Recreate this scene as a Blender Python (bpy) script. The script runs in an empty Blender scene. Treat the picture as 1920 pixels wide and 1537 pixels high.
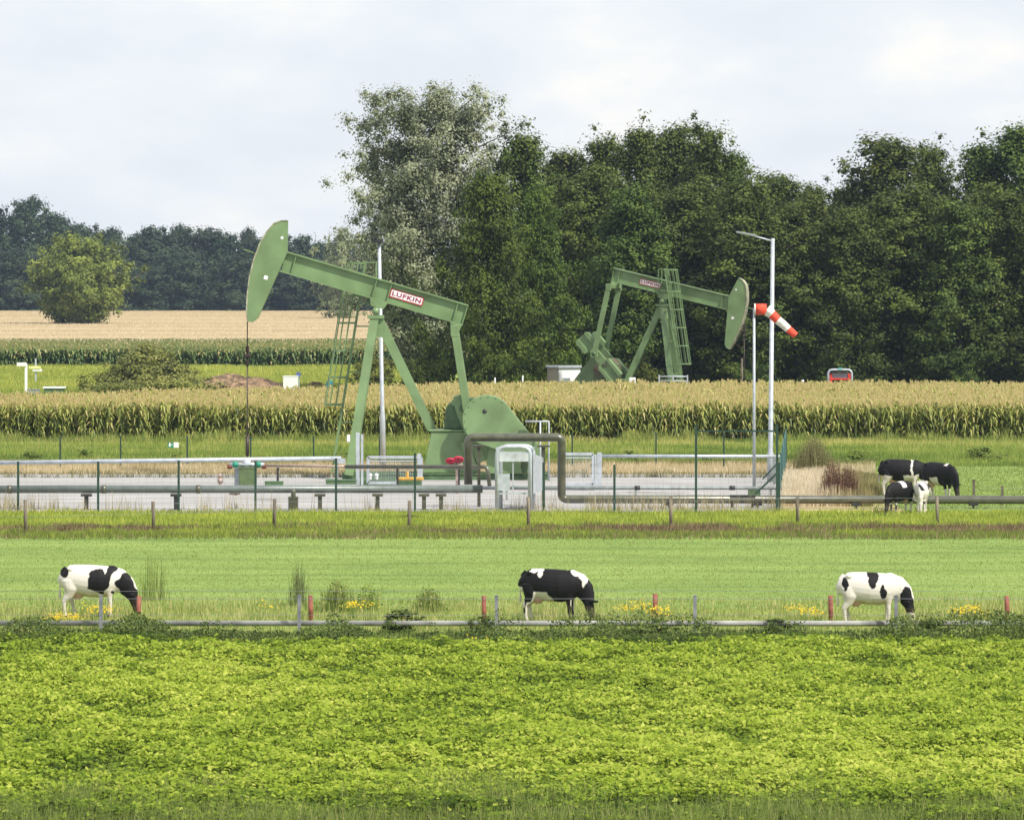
import bpy, math, random
import numpy as np
from mathutils import Vector, Matrix
random.seed(7); RNG = np.random.default_rng(7)
S = bpy.context.scene
C = S.collection
# ------------------------------------------------------------------ camera / sky / sun / exposure
F = 8000.0; HZ = 530.0; CH = 9.0            # focal length in photo pixels, horizon row, camera height
cam = bpy.data.cameras.new('camera'); camo = bpy.data.objects.new('camera', cam); C.objects.link(camo)
camo.location = (0, 0, CH); camo.rotation_euler = (math.radians(90), 0, 0)
cam.sensor_width = 36; cam.lens = F/1920*36; cam.shift_y = -(768.5-HZ)/1920
cam.clip_start = 1; cam.clip_end = 6000
S.camera = camo
SUNV = Vector((0.62, -0.55, 0.95)).normalized()
w = bpy.data.worlds.new('World'); S.world = w; w.use_nodes = True
nt = w.node_tree; N = nt.nodes; L = nt.links; N.clear()
out = N.new('ShaderNodeOutputWorld'); bg = N.new('ShaderNodeBackground'); L.new(bg.outputs[0], out.inputs[0])
sky = N.new('ShaderNodeTexSky'); sky.sky_type = 'NISHITA'; sky.sun_disc = False
sky.sun_elevation = math.asin(SUNV.z); sky.sun_rotation = math.atan2(SUNV.x, SUNV.y)
tc = N.new('ShaderNodeTexCoord'); mp = N.new('ShaderNodeMapping'); mp.inputs['Scale'].default_value = (16, 16, 40)
mp.inputs['Location'].default_value = (1.3, 0.2, 0.5)
L.new(tc.outputs['Generated'], mp.inputs[0])
nz = N.new('ShaderNodeTexNoise'); nz.inputs['Scale'].default_value = 1.0; nz.inputs['Detail'].default_value = 7; nz.inputs['Roughness'].default_value = .55
L.new(mp.outputs[0], nz.inputs['Vector'])
cr = N.new('ShaderNodeValToRGB'); L.new(nz.outputs['Fac'], cr.inputs[0])
e = cr.color_ramp.elements
e[0].position = .36; e[0].color = (.80, .85, .92, 1)
e[1].position = .64; e[1].color = (1.0, .985, .96, 1)
m_ = cr.color_ramp.elements.new(.50); m_.color = (.86, .90, .95, 1)
mulc = N.new('ShaderNodeMix'); mulc.data_type = 'RGBA'; mulc.blend_type = 'MULTIPLY'; mulc.inputs[0].default_value = 1
mulc.inputs[7].default_value = (9.6, 9.6, 9.6, 1); L.new(cr.outputs[0], mulc.inputs[6])
mx = N.new('ShaderNodeMix'); mx.data_type = 'RGBA'; mx.inputs[0].default_value = .93
L.new(sky.outputs[0], mx.inputs[6]); L.new(mulc.outputs[2], mx.inputs[7])
L.new(mx.outputs[2], bg.inputs[0]); bg.inputs['Strength'].default_value = .082
sl = bpy.data.lights.new('sun', 'SUN'); so = bpy.data.objects.new('sun', sl); C.objects.link(so)
sl.energy = 4.2; sl.angle = math.radians(2); sl.color = (1, .95, .86)
so.rotation_euler = SUNV.to_track_quat('Z', 'Y').to_euler(); so.location = (0, 0, 60)
vs = S.view_settings; vs.view_transform = 'Standard'; vs.look = 'None'; vs.exposure = 0.42; vs.gamma = 1
try: vs.use_curve_mapping = False
except Exception: pass
S.cycles.volume_bounces = 0
S.cycles.max_bounces = 6; S.cycles.transparent_max_bounces = 4

# ------------------------------------------------------------------ helpers
def W(x, y, D): return Vector(((x-960)*D/F, D, CH-(y-HZ)*D/F))
def GD(y, z=0): return F*(CH-z)/(y-HZ)
def GY(D): return HZ+F*CH/D
def G(x, D): return Vector(((x-960)*D/F, D, 0))

def tag(o, label, cat, group=None, kind=None):
    if label: o['label'] = label
    if cat: o['category'] = cat
    if group: o['group'] = group
    if kind: o['kind'] = kind
    return o
def thing(name, label, cat, loc=(0, 0, 0), rz=0, group=None):
    o = bpy.data.objects.new(name, None); C.objects.link(o); o.location = loc; o.rotation_euler = (0, 0, rz)
    o.empty_display_size = .2
    return tag(o, label, cat, group)
def link(name, me, mat=None, parent=None):
    o = bpy.data.objects.new(name, me); C.objects.link(o)
    if mat and not me.materials: me.materials.append(mat)
    if parent is not None: o.parent = parent
    return o

class MB:
    def __init__(s, org=(0, 0, 0)): s.v = []; s.f = []; s.o = Vector(org); s.sm = []
    def add(s, vs, fs, smooth=False):
        b = len(s.v); s.v += [Vector(p)-s.o for p in vs]
        s.f += [tuple(i+b for i in f) for f in fs]; s.sm += [smooth]*len(fs); return s
    def box(s, c, d, rot=None):
        c = Vector(c); h = Vector(d)/2; pts = []
        for z in (-1, 1):
            for y in (-1, 1):
                for x in (-1, 1):
                    p = Vector((x*h.x, y*h.y, z*h.z))
                    if rot is not None: p = rot @ p
                    pts.append(c+p)
        return s.add(pts, [(0, 2, 3, 1), (4, 5, 7, 6), (0, 1, 5, 4), (2, 6, 7, 3), (0, 4, 6, 2), (1, 3, 7, 5)])
    def beam(s, a, b, wy, wz, side=(0, 1, 0)):
        """rectangular bar from a to b; wy across 'side', wz the other way"""
        a = Vector(a); b = Vector(b); d = (b-a).normalized(); sd = Vector(side); u = d.cross(sd)
        if u.length < 1e-4: sd = Vector((1, 0, 0)); u = d.cross(sd)
        u.normalize(); sd = u.cross(d).normalized()
        pts = []
        for p in (a, b):
            for i, j in ((-1, -1), (1, -1), (1, 1), (-1, 1)): pts.append(p+sd*wy/2*i+u*wz/2*j)
        return s.add(pts, [(0, 1, 2, 3), (7, 6, 5, 4), (0, 4, 5, 1), (1, 5, 6, 2), (2, 6, 7, 3), (3, 7, 4, 0)])
    def tube(s, path, r, n=10, cap=True, sq=None):
        P = [Vector(p) for p in path]; rs = r if isinstance(r, (list, tuple)) else [r]*len(P)
        rings = []; ref = None
        for i, p in enumerate(P):
            if i == 0: d = P[1]-P[0]
            elif i == len(P)-1: d = P[-1]-P[-2]
            else: d = (P[i]-P[i-1]).normalized()+(P[i+1]-P[i]).normalized()
            d.normalize()
            if ref is None:
                ref = d.orthogonal() if abs(d.z) < .9 else Vector((1, 0, 0))
                if abs(d.z) < .9: ref = Vector((0, 0, 1))
            u = (ref-d*ref.dot(d)).normalized(); v = d.cross(u); ref = u
            k = rs[i]; ku, kv = (k if isinstance(k, (list, tuple)) else (k, k))
            rings.append([p+u*math.cos(2*math.pi*j/n)*ku+v*math.sin(2*math.pi*j/n)*kv for j in range(n)])
        vs = [q for rg in rings for q in rg]; fs = []
        for i in range(len(P)-1):
            for j in range(n):
                a = i*n+j; b = i*n+(j+1) % n; fs.append((a, b, b+n, a+n))
        if cap: fs.append(tuple(range(n-1, -1, -1))); fs.append(tuple((len(P)-1)*n+j for j in range(n)))
        return s.add(vs, fs, True)
    def prism(s, poly, t0, t1, f):
        """2-D polygon extruded between t0 and t1; f(a,b,t)->3-D"""
        n = len(poly); vs = [f(a, b, t0) for a, b in poly]+[f(a, b, t1) for a, b in poly]
        fs = [tuple(range(n)), tuple(range(2*n-1, n-1, -1))]
        for i in range(n): j = (i+1) % n; fs.append((i, i+n, j+n, j))
        return s.add(vs, fs)
    def ball(s, c, r, n=12, m=8, rot=None):
        c = Vector(c); r = Vector(r) if isinstance(r, (tuple, list, Vector)) else Vector((r, r, r)); vs = []; fs = []
        for i in range(1, m):
            th = math.pi*i/m
            for j in range(n):
                ph = 2*math.pi*j/n
                p = Vector((r.x*math.sin(th)*math.cos(ph), r.y*math.sin(th)*math.sin(ph), r.z*math.cos(th)))
                if rot is not None: p = rot @ p
                vs.append(c+p)
        top = Vector((0, 0, r.z)); bot = Vector((0, 0, -r.z))
        if rot is not None: top = rot @ top; bot = rot @ bot
        vs += [c+top, c+bot]; T = len(vs)-2
        for i in range(m-2):
            for j in range(n):
                a = i*n+j; b = i*n+(j+1) % n; fs.append((a, a+n, b+n, b))
        for j in range(n):
            fs.append((T, j, (j+1) % n)); fs.append((T+1, (m-2)*n+(j+1) % n, (m-2)*n+j))
        return s.add(vs, fs, True)
    def build(s, name, mat, parent=None, bevel=0):
        me = bpy.data.meshes.new(name); me.from_pydata([tuple(v) for v in s.v], [], s.f)
        me.polygons.foreach_set('use_smooth', s.sm)
        import bmesh
        bm = bmesh.new(); bm.from_mesh(me); bmesh.ops.recalc_face_normals(bm, faces=bm.faces); bm.to_mesh(me); bm.free()
        o = link(name, me, mat, parent)
        if bevel:
            m = o.modifiers.new('bevel', 'BEVEL'); m.width = bevel; m.segments = 2; m.limit_method = 'ANGLE'; m.angle_limit = math.radians(40)
        return o

def vnoise(x, y, seed=0, scale=1.0):
    r = np.random.default_rng(seed); g = r.random((256, 256))
    X = np.asarray(x)/scale+1000.3; Y = np.asarray(y)/scale+1000.7
    xi = np.floor(X).astype(int); yi = np.floor(Y).astype(int); fx = X-xi; fy = Y-yi
    fx = fx*fx*(3-2*fx); fy = fy*fy*(3-2*fy)
    a = g[xi % 256, yi % 256]; b = g[(xi+1) % 256, yi % 256]; c = g[xi % 256, (yi+1) % 256]; d = g[(xi+1) % 256, (yi+1) % 256]
    return (a*(1-fx)+b*fx)*(1-fy)+(c*(1-fx)+d*fx)*fy
def fnoise(x, y, seed=0, scale=1.0):
    return .55*vnoise(x, y, seed, scale)+.3*vnoise(x, y, seed+1, scale/2.1)+.15*vnoise(x, y, seed+2, scale/4.3)

def quads(name, V, tint, mat, parent=None):
    """V (N,4,3), tint (N,) -> one mesh of quads with a per-leaf 'tint' attribute"""
    V = np.asarray(V, dtype=np.float32); n = len(V)
    me = bpy.data.meshes.new(name)
    me.vertices.add(n*4); me.loops.add(n*4); me.polygons.add(n)
    me.vertices.foreach_set('co', V.reshape(-1))
    me.loops.foreach_set('vertex_index', np.arange(n*4, dtype=np.int32))
    me.polygons.foreach_set('loop_start', np.arange(0, n*4, 4, dtype=np.int32))
    a = me.attributes.new('tint', 'FLOAT', 'POINT')
    a.data.foreach_set('value', np.repeat(np.clip(tint, 0, 1).astype(np.float32), 4))
    me.update(calc_edges=True)
    if mat: me.materials.append(mat)
    if parent == 'mesh': return me
    return link(name, me, None, parent)
def norm(a): return a/np.maximum(np.linalg.norm(a, axis=-1, keepdims=True), 1e-6)
def leaf_quads(c, n, size, aspect=.6):
    r = RNG.normal(size=c.shape); t = norm(r-(r*n).sum(-1, keepdims=True)*n); s = np.cross(n, t)
    size = np.broadcast_to(np.asarray(size), (len(c),))[:, None]
    a = t*size*.5; b = s*size*.5*aspect
    return np.stack([c+a, c+b+a*.1, c-a, c-b+a*.1], axis=1)
def blade_quads(p, h, wdt, lean=.3, dirs=None):
    n = len(p); ang = RNG.random(n)*2*np.pi; la = RNG.random(n)*2*np.pi
    h = np.broadcast_to(np.asarray(h, float), (n,)); wdt = np.broadcast_to(np.asarray(wdt, float), (n,))
    s = np.stack([np.cos(ang), np.sin(ang)*.5, 0*ang], 1)*wdt[:, None]/2
    ln = np.stack([np.cos(la), np.sin(la), 0*la], 1)*(h*lean*RNG.random(n))[:, None]
    up = np.zeros((n, 3)); up[:, 2] = h*np.sqrt(np.maximum(.2, 1-(lean*.5)**2))
    tip = p+up+ln; mid = p+up*.55+ln*.3
    return np.stack([p-s, p+s, tip+s*.18, tip-s*.18], axis=1)

# ------------------------------------------------------------------ materials
def lin(c): return tuple(((v/255)/12.92 if v/255 <= .04045 else ((v/255+.055)/1.055)**2.4) for v in c)
def mat(name, col, rough=.6, metal=0, var=.15, scale=3, bump=0, spec=.5, col2=None, detail=4, stretch=(1, 1, 1)):
    m = bpy.data.materials.new(name); m.use_nodes = True; t = m.node_tree; b = t.nodes['Principled BSDF']
    b.inputs['Roughness'].default_value = rough; b.inputs['Metallic'].default_value = metal
    b.inputs['Specular IOR Level'].default_value = spec
    tc = t.nodes.new('ShaderNodeTexCoord'); mp = t.nodes.new('ShaderNodeMapping'); mp.inputs['Scale'].default_value = stretch
    nz = t.nodes.new('ShaderNodeTexNoise'); nz.inputs['Scale'].default_value = scale; nz.inputs['Detail'].default_value = detail
    cr = t.nodes.new('ShaderNodeValToRGB')
    c2 = col2 or tuple(v*(1-var*2) for v in col); c1 = tuple(min(1, v*(1+var)) for v in col) if not col2 else col
    cr.color_ramp.elements[0].position = .3; cr.color_ramp.elements[0].color = (*c2, 1)
    cr.color_ramp.elements[1].position = .65; cr.color_ramp.elements[1].color = (*c1, 1)
    t.links.new(tc.outputs['Object'], mp.inputs[0]); t.links.new(mp.outputs[0], nz.inputs[0])
    t.links.new(nz.outputs[0], cr.inputs[0]); t.links.new(cr.outputs[0], b.inputs['Base Color'])
    if bump:
        bp = t.nodes.new('ShaderNodeBump'); bp.inputs['Strength'].default_value = bump; bp.inputs['Distance'].default_value = .05
        t.links.new(nz.outputs[0], bp.inputs['Height']); t.links.new(bp.outputs[0], b.inputs['Normal'])
    return m
def leafmat(name, stops, transl=.35, rough=.6, spec=.25, objvar=.0, patch=None):
    """stops [(pos, linear colour)] looked up by the leaf's own tint"""
    m = bpy.data.materials.new(name); m.use_nodes = True; t = m.node_tree; t.nodes.clear()
    o = t.nodes.new('ShaderNodeOutputMaterial'); at = t.nodes.new('ShaderNodeAttribute'); at.attribute_name = 'tint'
    cr = t.nodes.new('ShaderNodeValToRGB'); el = cr.color_ramp.elements
    el[0].position = stops[0][0]; el[0].color = (*stops[0][1], 1); el[1].position = stops[-1][0]; el[1].color = (*stops[-1][1], 1)
    for p, c in stops[1:-1]: q = el.new(p); q.color = (*c, 1)
    t.links.new(at.outputs['Fac'], cr.inputs[0]); col = cr.outputs[0]
    if objvar:
        oi = t.nodes.new('ShaderNodeObjectInfo'); hs = t.nodes.new('ShaderNodeHueSaturation')
        ma = t.nodes.new('ShaderNodeMath'); ma.operation = 'MULTIPLY_ADD'; ma.inputs[1].default_value = objvar; ma.inputs[2].default_value = 1-objvar/2
        mh = t.nodes.new('ShaderNodeMath'); mh.operation = 'MULTIPLY_ADD'; mh.inputs[1].default_value = .035; mh.inputs[2].default_value = .4825
        t.links.new(oi.outputs['Random'], ma.inputs[0]); t.links.new(oi.outputs['Random'], mh.inputs[0])
        t.links.new(ma.outputs[0], hs.inputs['Value']); t.links.new(mh.outputs[0], hs.inputs['Hue'])
        t.links.new(col, hs.inputs['Color']); col = hs.outputs[0]
    b = t.nodes.new('ShaderNodeBsdfPrincipled'); b.inputs['Roughness'].default_value = rough; b.inputs['Specular IOR Level'].default_value = spec
    t.links.new(col, b.inputs['Base Color'])
    tr = t.nodes.new('ShaderNodeBsdfTranslucent'); t.links.new(col, tr.inputs[0])
    ms = t.nodes.new('ShaderNodeMixShader'); ms.inputs[0].default_value = transl
    t.links.new(b.outputs[0], ms.inputs[1]); t.links.new(tr.outputs[0], ms.inputs[2]); t.links.new(ms.outputs[0], o.inputs[0])
    return m
M = {}
M['pump'] = mat('pump green paint', (.185, .285, .125), .45, col2=(.125, .19, .08), scale=.9, detail=9)
M['pumpdark'] = mat('weathered green steel', (.075, .14, .06), .6, var=.2, scale=3)
M['galv'] = mat('galvanised steel', (.46, .50, .54), .45, .25, var=.10, scale=4)
M['galvdark'] = mat('dull galvanised steel', (.24, .27, .27), .55, .2, var=.15, scale=4)
M['olive'] = mat('olive pipe coating', (.085, .085, .055), .33, .1, var=.2, scale=3, spec=.8)
M['olive2'] = mat('grey green pipe coating', (.14, .165, .155), .4, .1, var=.12, scale=3, spec=.7)
M['dark'] = mat('dark rubber and steel', (.03, .032, .03), .5, .1)
M['cable'] = mat('greasy steel cable', (.05, .035, .028), .5, .3)
M['rust'] = mat('rusty steel', (.16, .055, .03), .8, var=.3, scale=8)
M['gear'] = mat('oily gearbox paint', (.10, .14, .07), .45, col2=(.10, .045, .03), scale=1.8, detail=8)
M['lighter'] = mat('worn tan edge of horse head', (.33, .33, .22), .6, var=.25, scale=4)  # curved head face, a lighter and tanner tone than the pump green
M['postgreen'] = mat('dark green fence paint', (.018, .05, .035), .5)
M['teal'] = mat('teal coated mesh', (.09, .20, .19), .5)
M['wood'] = mat('weathered wood post', (.17, .14, .10), .85, var=.3, scale=6, stretch=(1, 1, .2), bump=.4)
M['redpost'] = mat('red brown stained post', (.27, .085, .055), .75, var=.25, scale=6)
M['greypost'] = mat('grey metal post', (.26, .27, .29), .5, .3)
M['box'] = mat('olive green cabinet', (.10, .15, .06), .5, var=.12)
M['white'] = mat('white painted sheet', (.78, .79, .8), .4, var=.04)
M['beige'] = mat('beige wall panel', (.36, .32, .26), .7, var=.06)
M['red'] = mat('red paint', (.62, .045, .03), .4, var=.08)
M['pink'] = mat('crimson petals', (.55, .01, .06), .5)
M['yellow'] = mat('yellow machine paint', (.55, .33, .07), .4)
M['glass'] = mat('grey glass', (.28, .31, .38), .12, spec=.9, var=.05)
M['sock_red'] = mat('orange red sock cloth', (.72, .07, .03), .7, var=.12, scale=6, bump=.9)
M['sock_white'] = mat('white sock cloth', (.74, .71, .67), .7, var=.08, scale=6, bump=.9)
M['signred'] = mat('sign red', (.45, .02, .02), .5)
M['letter'] = mat('sign lettering', (.30, .02, .07), .5)
M['teal_cloth'] = mat('teal jacket cloth', (.02, .22, .32), .8)
M['skin'] = mat('skin', (.5, .26, .17), .6)
M['denim'] = mat('dark trousers', (.04, .05, .08), .8)
M['blue'] = mat('blue sign plate', (.10, .14, .35), .5)
M['signgreen'] = mat('sign green', (.01, .22, .13), .5)
M['brass'] = mat('valve steel', (.35, .27, .24), .5, .3, var=.2, scale=8)
M['bark'] = mat('grey brown bark', (.09, .075, .06), .9, var=.3, scale=4, stretch=(1, 1, .3), bump=.5)
M['soil'] = mat('brown soil', (.23, .15, .085), .95, var=.4, scale=2.2, bump=1)
M['concrete'] = mat('concrete', (.42, .41, .39), .9, var=.08)
M['gravel'] = mat('pale gravel paving', (.37, .36, .355), .95, col2=(.26, .25, .235), scale=.7, detail=10, stretch=(.3, 1, 1), bump=.3)
# ground: patchy short vegetation seen from far, one material per use of the land
def groundmat(name, a, b, c, sc=.6, stretch=(.35, 1, 1)):
    m = bpy.data.materials.new(name); m.use_nodes = True; t = m.node_tree; bs = t.nodes['Principled BSDF']
    bs.inputs['Roughness'].default_value = .95; bs.inputs['Specular IOR Level'].default_value = .1
    tc = t.nodes.new('ShaderNodeTexCoord'); mp = t.nodes.new('ShaderNodeMapping'); mp.inputs['Scale'].default_value = stretch
    n1 = t.nodes.new('ShaderNodeTexNoise'); n1.inputs['Scale'].default_value = sc; n1.inputs['Detail'].default_value = 8; n1.inputs['Roughness'].default_value = .65
    cr = t.nodes.new('ShaderNodeValToRGB'); el = cr.color_ramp.elements
    el[0].position = .32; el[0].color = (*a, 1); el[1].position = .68; el[1].color = (*c, 1); q = el.new(.5); q.color = (*b, 1)
    t.links.new(tc.outputs['Object'], mp.inputs[0]); t.links.new(mp.outputs[0], n1.inputs[0]); t.links.new(n1.outputs[0], cr.inputs[0]); t.links.new(cr.outputs[0], bs.inputs['Base Color'])
    return m
GM = dict(
    crop=groundmat('crop soil', (.03, .04, .012), (.06, .08, .018), (.09, .11, .025)),
    pasture=groundmat('pasture turf', (.125, .195, .048), (.188, .262, .066), (.24, .315, .084), .5, (.2, 1, 1)),
    bank=groundmat('bank turf', (.13, .11, .055), (.14, .18, .04), (.2, .3, .05), .9),
    lime=groundmat('lush turf', (.15, .22, .035), (.2, .3, .05), (.25, .35, .06), .9),
    dry=groundmat('dry turf', (.2, .2, .07), (.42, .34, .18), (.5, .4, .24), .8),
    verge=groundmat('verge turf', (.12, .17, .04), (.20, .26, .06), (.27, .33, .08), .5),
    wood=groundmat('woodland floor', (.02, .025, .012), (.03, .04, .015), (.05, .06, .02), .4),
    green=groundmat('far meadow', (.16, .21, .045), (.24, .31, .06), (.33, .37, .08), .2),
    corn=groundmat('field soil', (.05, .045, .025), (.08, .07, .04), (.12, .1, .05), .5))

# ------------------------------------------------------------------ setting: one ground sheet
XL, XR, Y0, Y1 = -420, 420, -60, 1600
ys = [Y0, 108, 118, 152.2, 158, 166.6, 196, 210, 238, 300, 345, 450, 600, Y1]
keys = ['crop', 'verge', 'pasture', 'bank', 'lime', 'lime', 'dry', 'verge', 'corn', 'green', 'green', 'corn', 'green']
gv = []; gf = []; gi = []; mats = list(GM.values()); names = list(GM.keys())
xs = [XL, 12.2, 15.5, XR]
for y in ys:
    for x in xs: gv.append((x, y, 0))
for i, k in enumerate(keys):
    for j in range(len(xs)-1):
        a = i*4+j; kk = k
        if k in ('lime',) and i == 5: kk = ['dry', 'dry', 'pasture'][j]
        if k == 'dry': kk = ['dry', 'dry', 'pasture'][j]
        if i in (9, 10) and j > 0: kk = 'wood'
        gf.append((a, a+1, a+5, a+4)); gi.append(names.index(kk))
me = bpy.data.meshes.new('ground'); me.from_pydata(gv, [], gf)
for m in mats: me.materials.append(m)
me.polygons.foreach_set('material_index', gi)
tag(link('ground', me), 'flat farmland ground of pasture, verge and field soil reaching the woods', 'ground', kind='structure')
pad = MB(); pad.prism([(-60, 167.2), (10.3, 167.2), (12.3, 196.5), (-60, 196.5)], .004, .04, lambda a, b, t: (a, b, t))
tag(pad.build('pavement', M['gravel']), 'pale grey gravel well yard under the large pumpjack', 'pavement', kind='structure')
bk = MB(); bk.prism([(-60, 196.6), (12.2, 196.6), (12.2, 197), (-60, 197)], .004, .16, lambda a, b, t: (a, b, t))
tag(bk.build('kerb', M['concrete']), 'low kerb along the back of the gravel yard', 'kerb', kind='structure')

# ------------------------------------------------------------------ vegetation stuff
def xr(y, x0, x1): return (x0-960)*y/F, (x1-960)*y/F
def scatter(n, y0, y1, x0=-40, x1=1960, power=1.0):
    """random ground points in a strip, slightly wider than the view"""
    y = y0+(y1-y0)*RNG.random(n)**power; a = (x0-960)*y/F; b = (x1-960)*y/F
    x = a+(b-a)*RNG.random(n); return np.stack([x, y, 0*x], 1)

CROP = leafmat('yellow green crop leaves', [(0, (.03, .055, .01)), (.3, (.125, .195, .018)), (.6, (.30, .395, .036)), (1, (.53, .57, .11))], .42, .6, .10)
p = scatter(400000, 69, 105.2)
hgt = np.clip(.75*fnoise(p[:, 0], p[:, 1], 3, .8)+.4*vnoise(p[:, 0], p[:, 1], 33, 2.3)-.08, 0, 1); big = fnoise(p[:, 0], p[:, 1]*.6, 9, 5)
row = .6*vnoise(p[:, 0], p[:, 1], 21, .45)+.4*vnoise(p[:, 0], p[:, 1], 22, .16)
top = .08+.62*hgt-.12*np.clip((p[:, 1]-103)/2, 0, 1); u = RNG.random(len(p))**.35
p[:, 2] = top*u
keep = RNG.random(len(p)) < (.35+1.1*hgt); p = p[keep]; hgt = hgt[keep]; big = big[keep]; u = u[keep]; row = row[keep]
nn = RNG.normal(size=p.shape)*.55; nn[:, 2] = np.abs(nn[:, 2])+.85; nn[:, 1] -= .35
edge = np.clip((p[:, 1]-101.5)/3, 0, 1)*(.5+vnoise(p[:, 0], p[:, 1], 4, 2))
tn = .54+.24*(big-.5)*2+.50*(row-.5)+.14*RNG.normal(size=len(p))+.50*(u-.80)-.22*(hgt < .36)-.32*edge-.30*np.clip((73.5-p[:, 1])/3, 0, 1)  # low leaves and hollows tinted darker: shade of leaf gaps put into the colour
tn = np.where(RNG.random(len(p)) < .015, .8, tn)
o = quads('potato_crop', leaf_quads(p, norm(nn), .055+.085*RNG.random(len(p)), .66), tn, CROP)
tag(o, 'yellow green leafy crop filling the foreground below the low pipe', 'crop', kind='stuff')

GRASS = leafmat('green grass blades', [(0, (.05, .08, .025)), (.35, (.165, .225, .055)), (.7, (.28, .335, .088)), (1, (.58, .52, .24))], .35, .7, .06)
DRY = leafmat('dry straw blades', [(0, (.10, .11, .04)), (.4, (.38, .32, .15)), (.7, (.60, .50, .33)), (1, (.78, .69, .54))], .3, .7, .15)
def blades(name, p, h, wd, tn, m, label, lean=.5, cat='grass'):
    o = quads(name, blade_quads(p, h, wd, lean), tn, m)
    return tag(o, label, cat, kind='stuff')
# tall grass at the very front
p = scatter(30000, 68.5, 75.5, power=1.8); n0 = fnoise(p[:, 0], p[:, 1], 31, 1.6); p = p[n0+.35*(75.5-p[:, 1])/7 > .60]
blades('tall_grass', p, .32+.3*RNG.random(len(p)), .014, .52+.2*RNG.normal(size=len(p)), GRASS, 'grey green tall grass along the very front of the crop', .6)
# pasture
p = scatter(90000, 112, 152.5); st = vnoise(p[:, 0]*.12, p[:, 1], 41, 1.3); bg2 = fnoise(p[:, 0], p[:, 1], 43, 5)
blades('pasture_grass', p, .012+.04*RNG.random(len(p))**2*(.4+bg2), .03, .52+.16*(st-.5)+.35*(bg2-.5)+.08*RNG.normal(size=len(p)), GRASS, 'short bright grazed grass of the pasture behind the three grazing cows', .8)
p = scatter(14000, 170, 213, 1600, 1960)
blades('pasture_grass', p, .07, .04, .55+.08*RNG.normal(size=len(p)), GRASS, 'short grass of the far pasture around the cow group at the right', .8)
# rough fringe round the low pipe
p = scatter(60000, 105, 121); n1 = fnoise(p[:, 0], p[:, 1], 51, 1.1); n2 = fnoise(p[:, 0], p[:, 1], 52, 2.6)
dd = np.clip(1-np.abs(p[:, 1]-113)/7, 0, 1); k = RNG.random(len(p)) < (.25+n1)*np.where(p[:, 1] < 111, 1.3, .55+.5*dd)*.9; p = p[k]; n1 = n1[k]; n2 = n2[k]
hh = (.06+.34*n1*n1*n2*2)*(.5+.9*RNG.random(len(p))); hh = np.where(p[:, 1] < 110, hh*.75, hh); hh = hh*np.where(RNG.random(len(p)) < .04, 2.0, 1)
blades('rough_grass', p, hh, .022, np.where(p[:, 1] < 109.8, .25, .74)+.28*(n2-.5)+.22*RNG.normal(size=len(p)), GRASS, 'rough seeding grass on both sides of the low pipe', .5)
# nettles and weeds in front of the low pipe
WEED = leafmat('dark weed leaves', [(0, (.03, .045, .014)), (.4, (.095, .14, .032)), (.75, (.18, .235, .05)), (1, (.33, .35, .09))], .3, .6, .2)
p = scatter(60000, 104.2, 109.1); n1 = fnoise(p[:, 0], p[:, 1]*.5, 61, 1.3)
k = n1+.25*RNG.random(len(p)) > .56; p = p[k]; n1 = n1[k]; p[:, 2] = (.05+np.where(n1 > .60, 1.5, .55)*np.clip(n1-.36, 0, 1))*RNG.random(len(p))**.5
nn = RNG.normal(size=p.shape); nn[:, 2] = np.abs(nn[:, 2])+.4
o = quads('weeds', leaf_quads(p, norm(nn), .08, .6), .30+.28*RNG.normal(size=len(p))*.6+.3*p[:, 2], WEED)
tag(o, 'dark green nettles and weeds growing in front of the low pipe', 'weeds', kind='stuff')
# ragwort
FLOW = leafmat('yellow ragwort heads', [(0, (.10, .16, .03)), (.5, (.3, .3, .04)), (1, (.80, .56, .02))], .3)
cl = []
for fx, fy, nfl in ((105, 1157, 120), (145, 1157, 80), (178, 1140, 60), (205, 1141, 50), (662, 1133, 60), (690, 1134, 25), (1175, 1138, 50), (1205, 1137, 60), (1235, 1142, 50), (1240, 1150, 40), (1490, 1140, 40), (1515, 1143, 60), (1535, 1151, 30), (1800, 1146, 60), (1820, 1140, 60), (1840, 1150, 40), (890, 1196, 12), (440, 1205, 10), (505, 1135, 10)):
    D = 113.4 if fy < 1190 else 104.5; c = W(fx, fy, D)
    q = RNG.normal(size=(nfl, 3))*np.array([.16, .2, .06])+np.array(c); cl.append(q)
q = np.concatenate(cl); q[:, 2] = np.maximum(q[:, 2], .03); nn = RNG.normal(size=q.shape)*.5; nn[:, 2] += 1; nn[:, 1] -= .6
stq = q[::2].copy(); stz = stq.copy(); stz[:, 2] = 0
Vf = leaf_quads(q, norm(nn), .045+.02*RNG.random(len(q)), .9)
Vs = blade_quads(stz, stq[:, 2], .012, .05)
o = quads('wildflowers', np.concatenate([Vf, Vs]), np.concatenate([.9+.1*RNG.normal(size=len(q)), np.zeros(len(stz))]), FLOW)
tag(o, 'clumps of yellow ragwort flowers in the rough grass beside the low pipe', 'wildflowers', kind='stuff')
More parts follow.
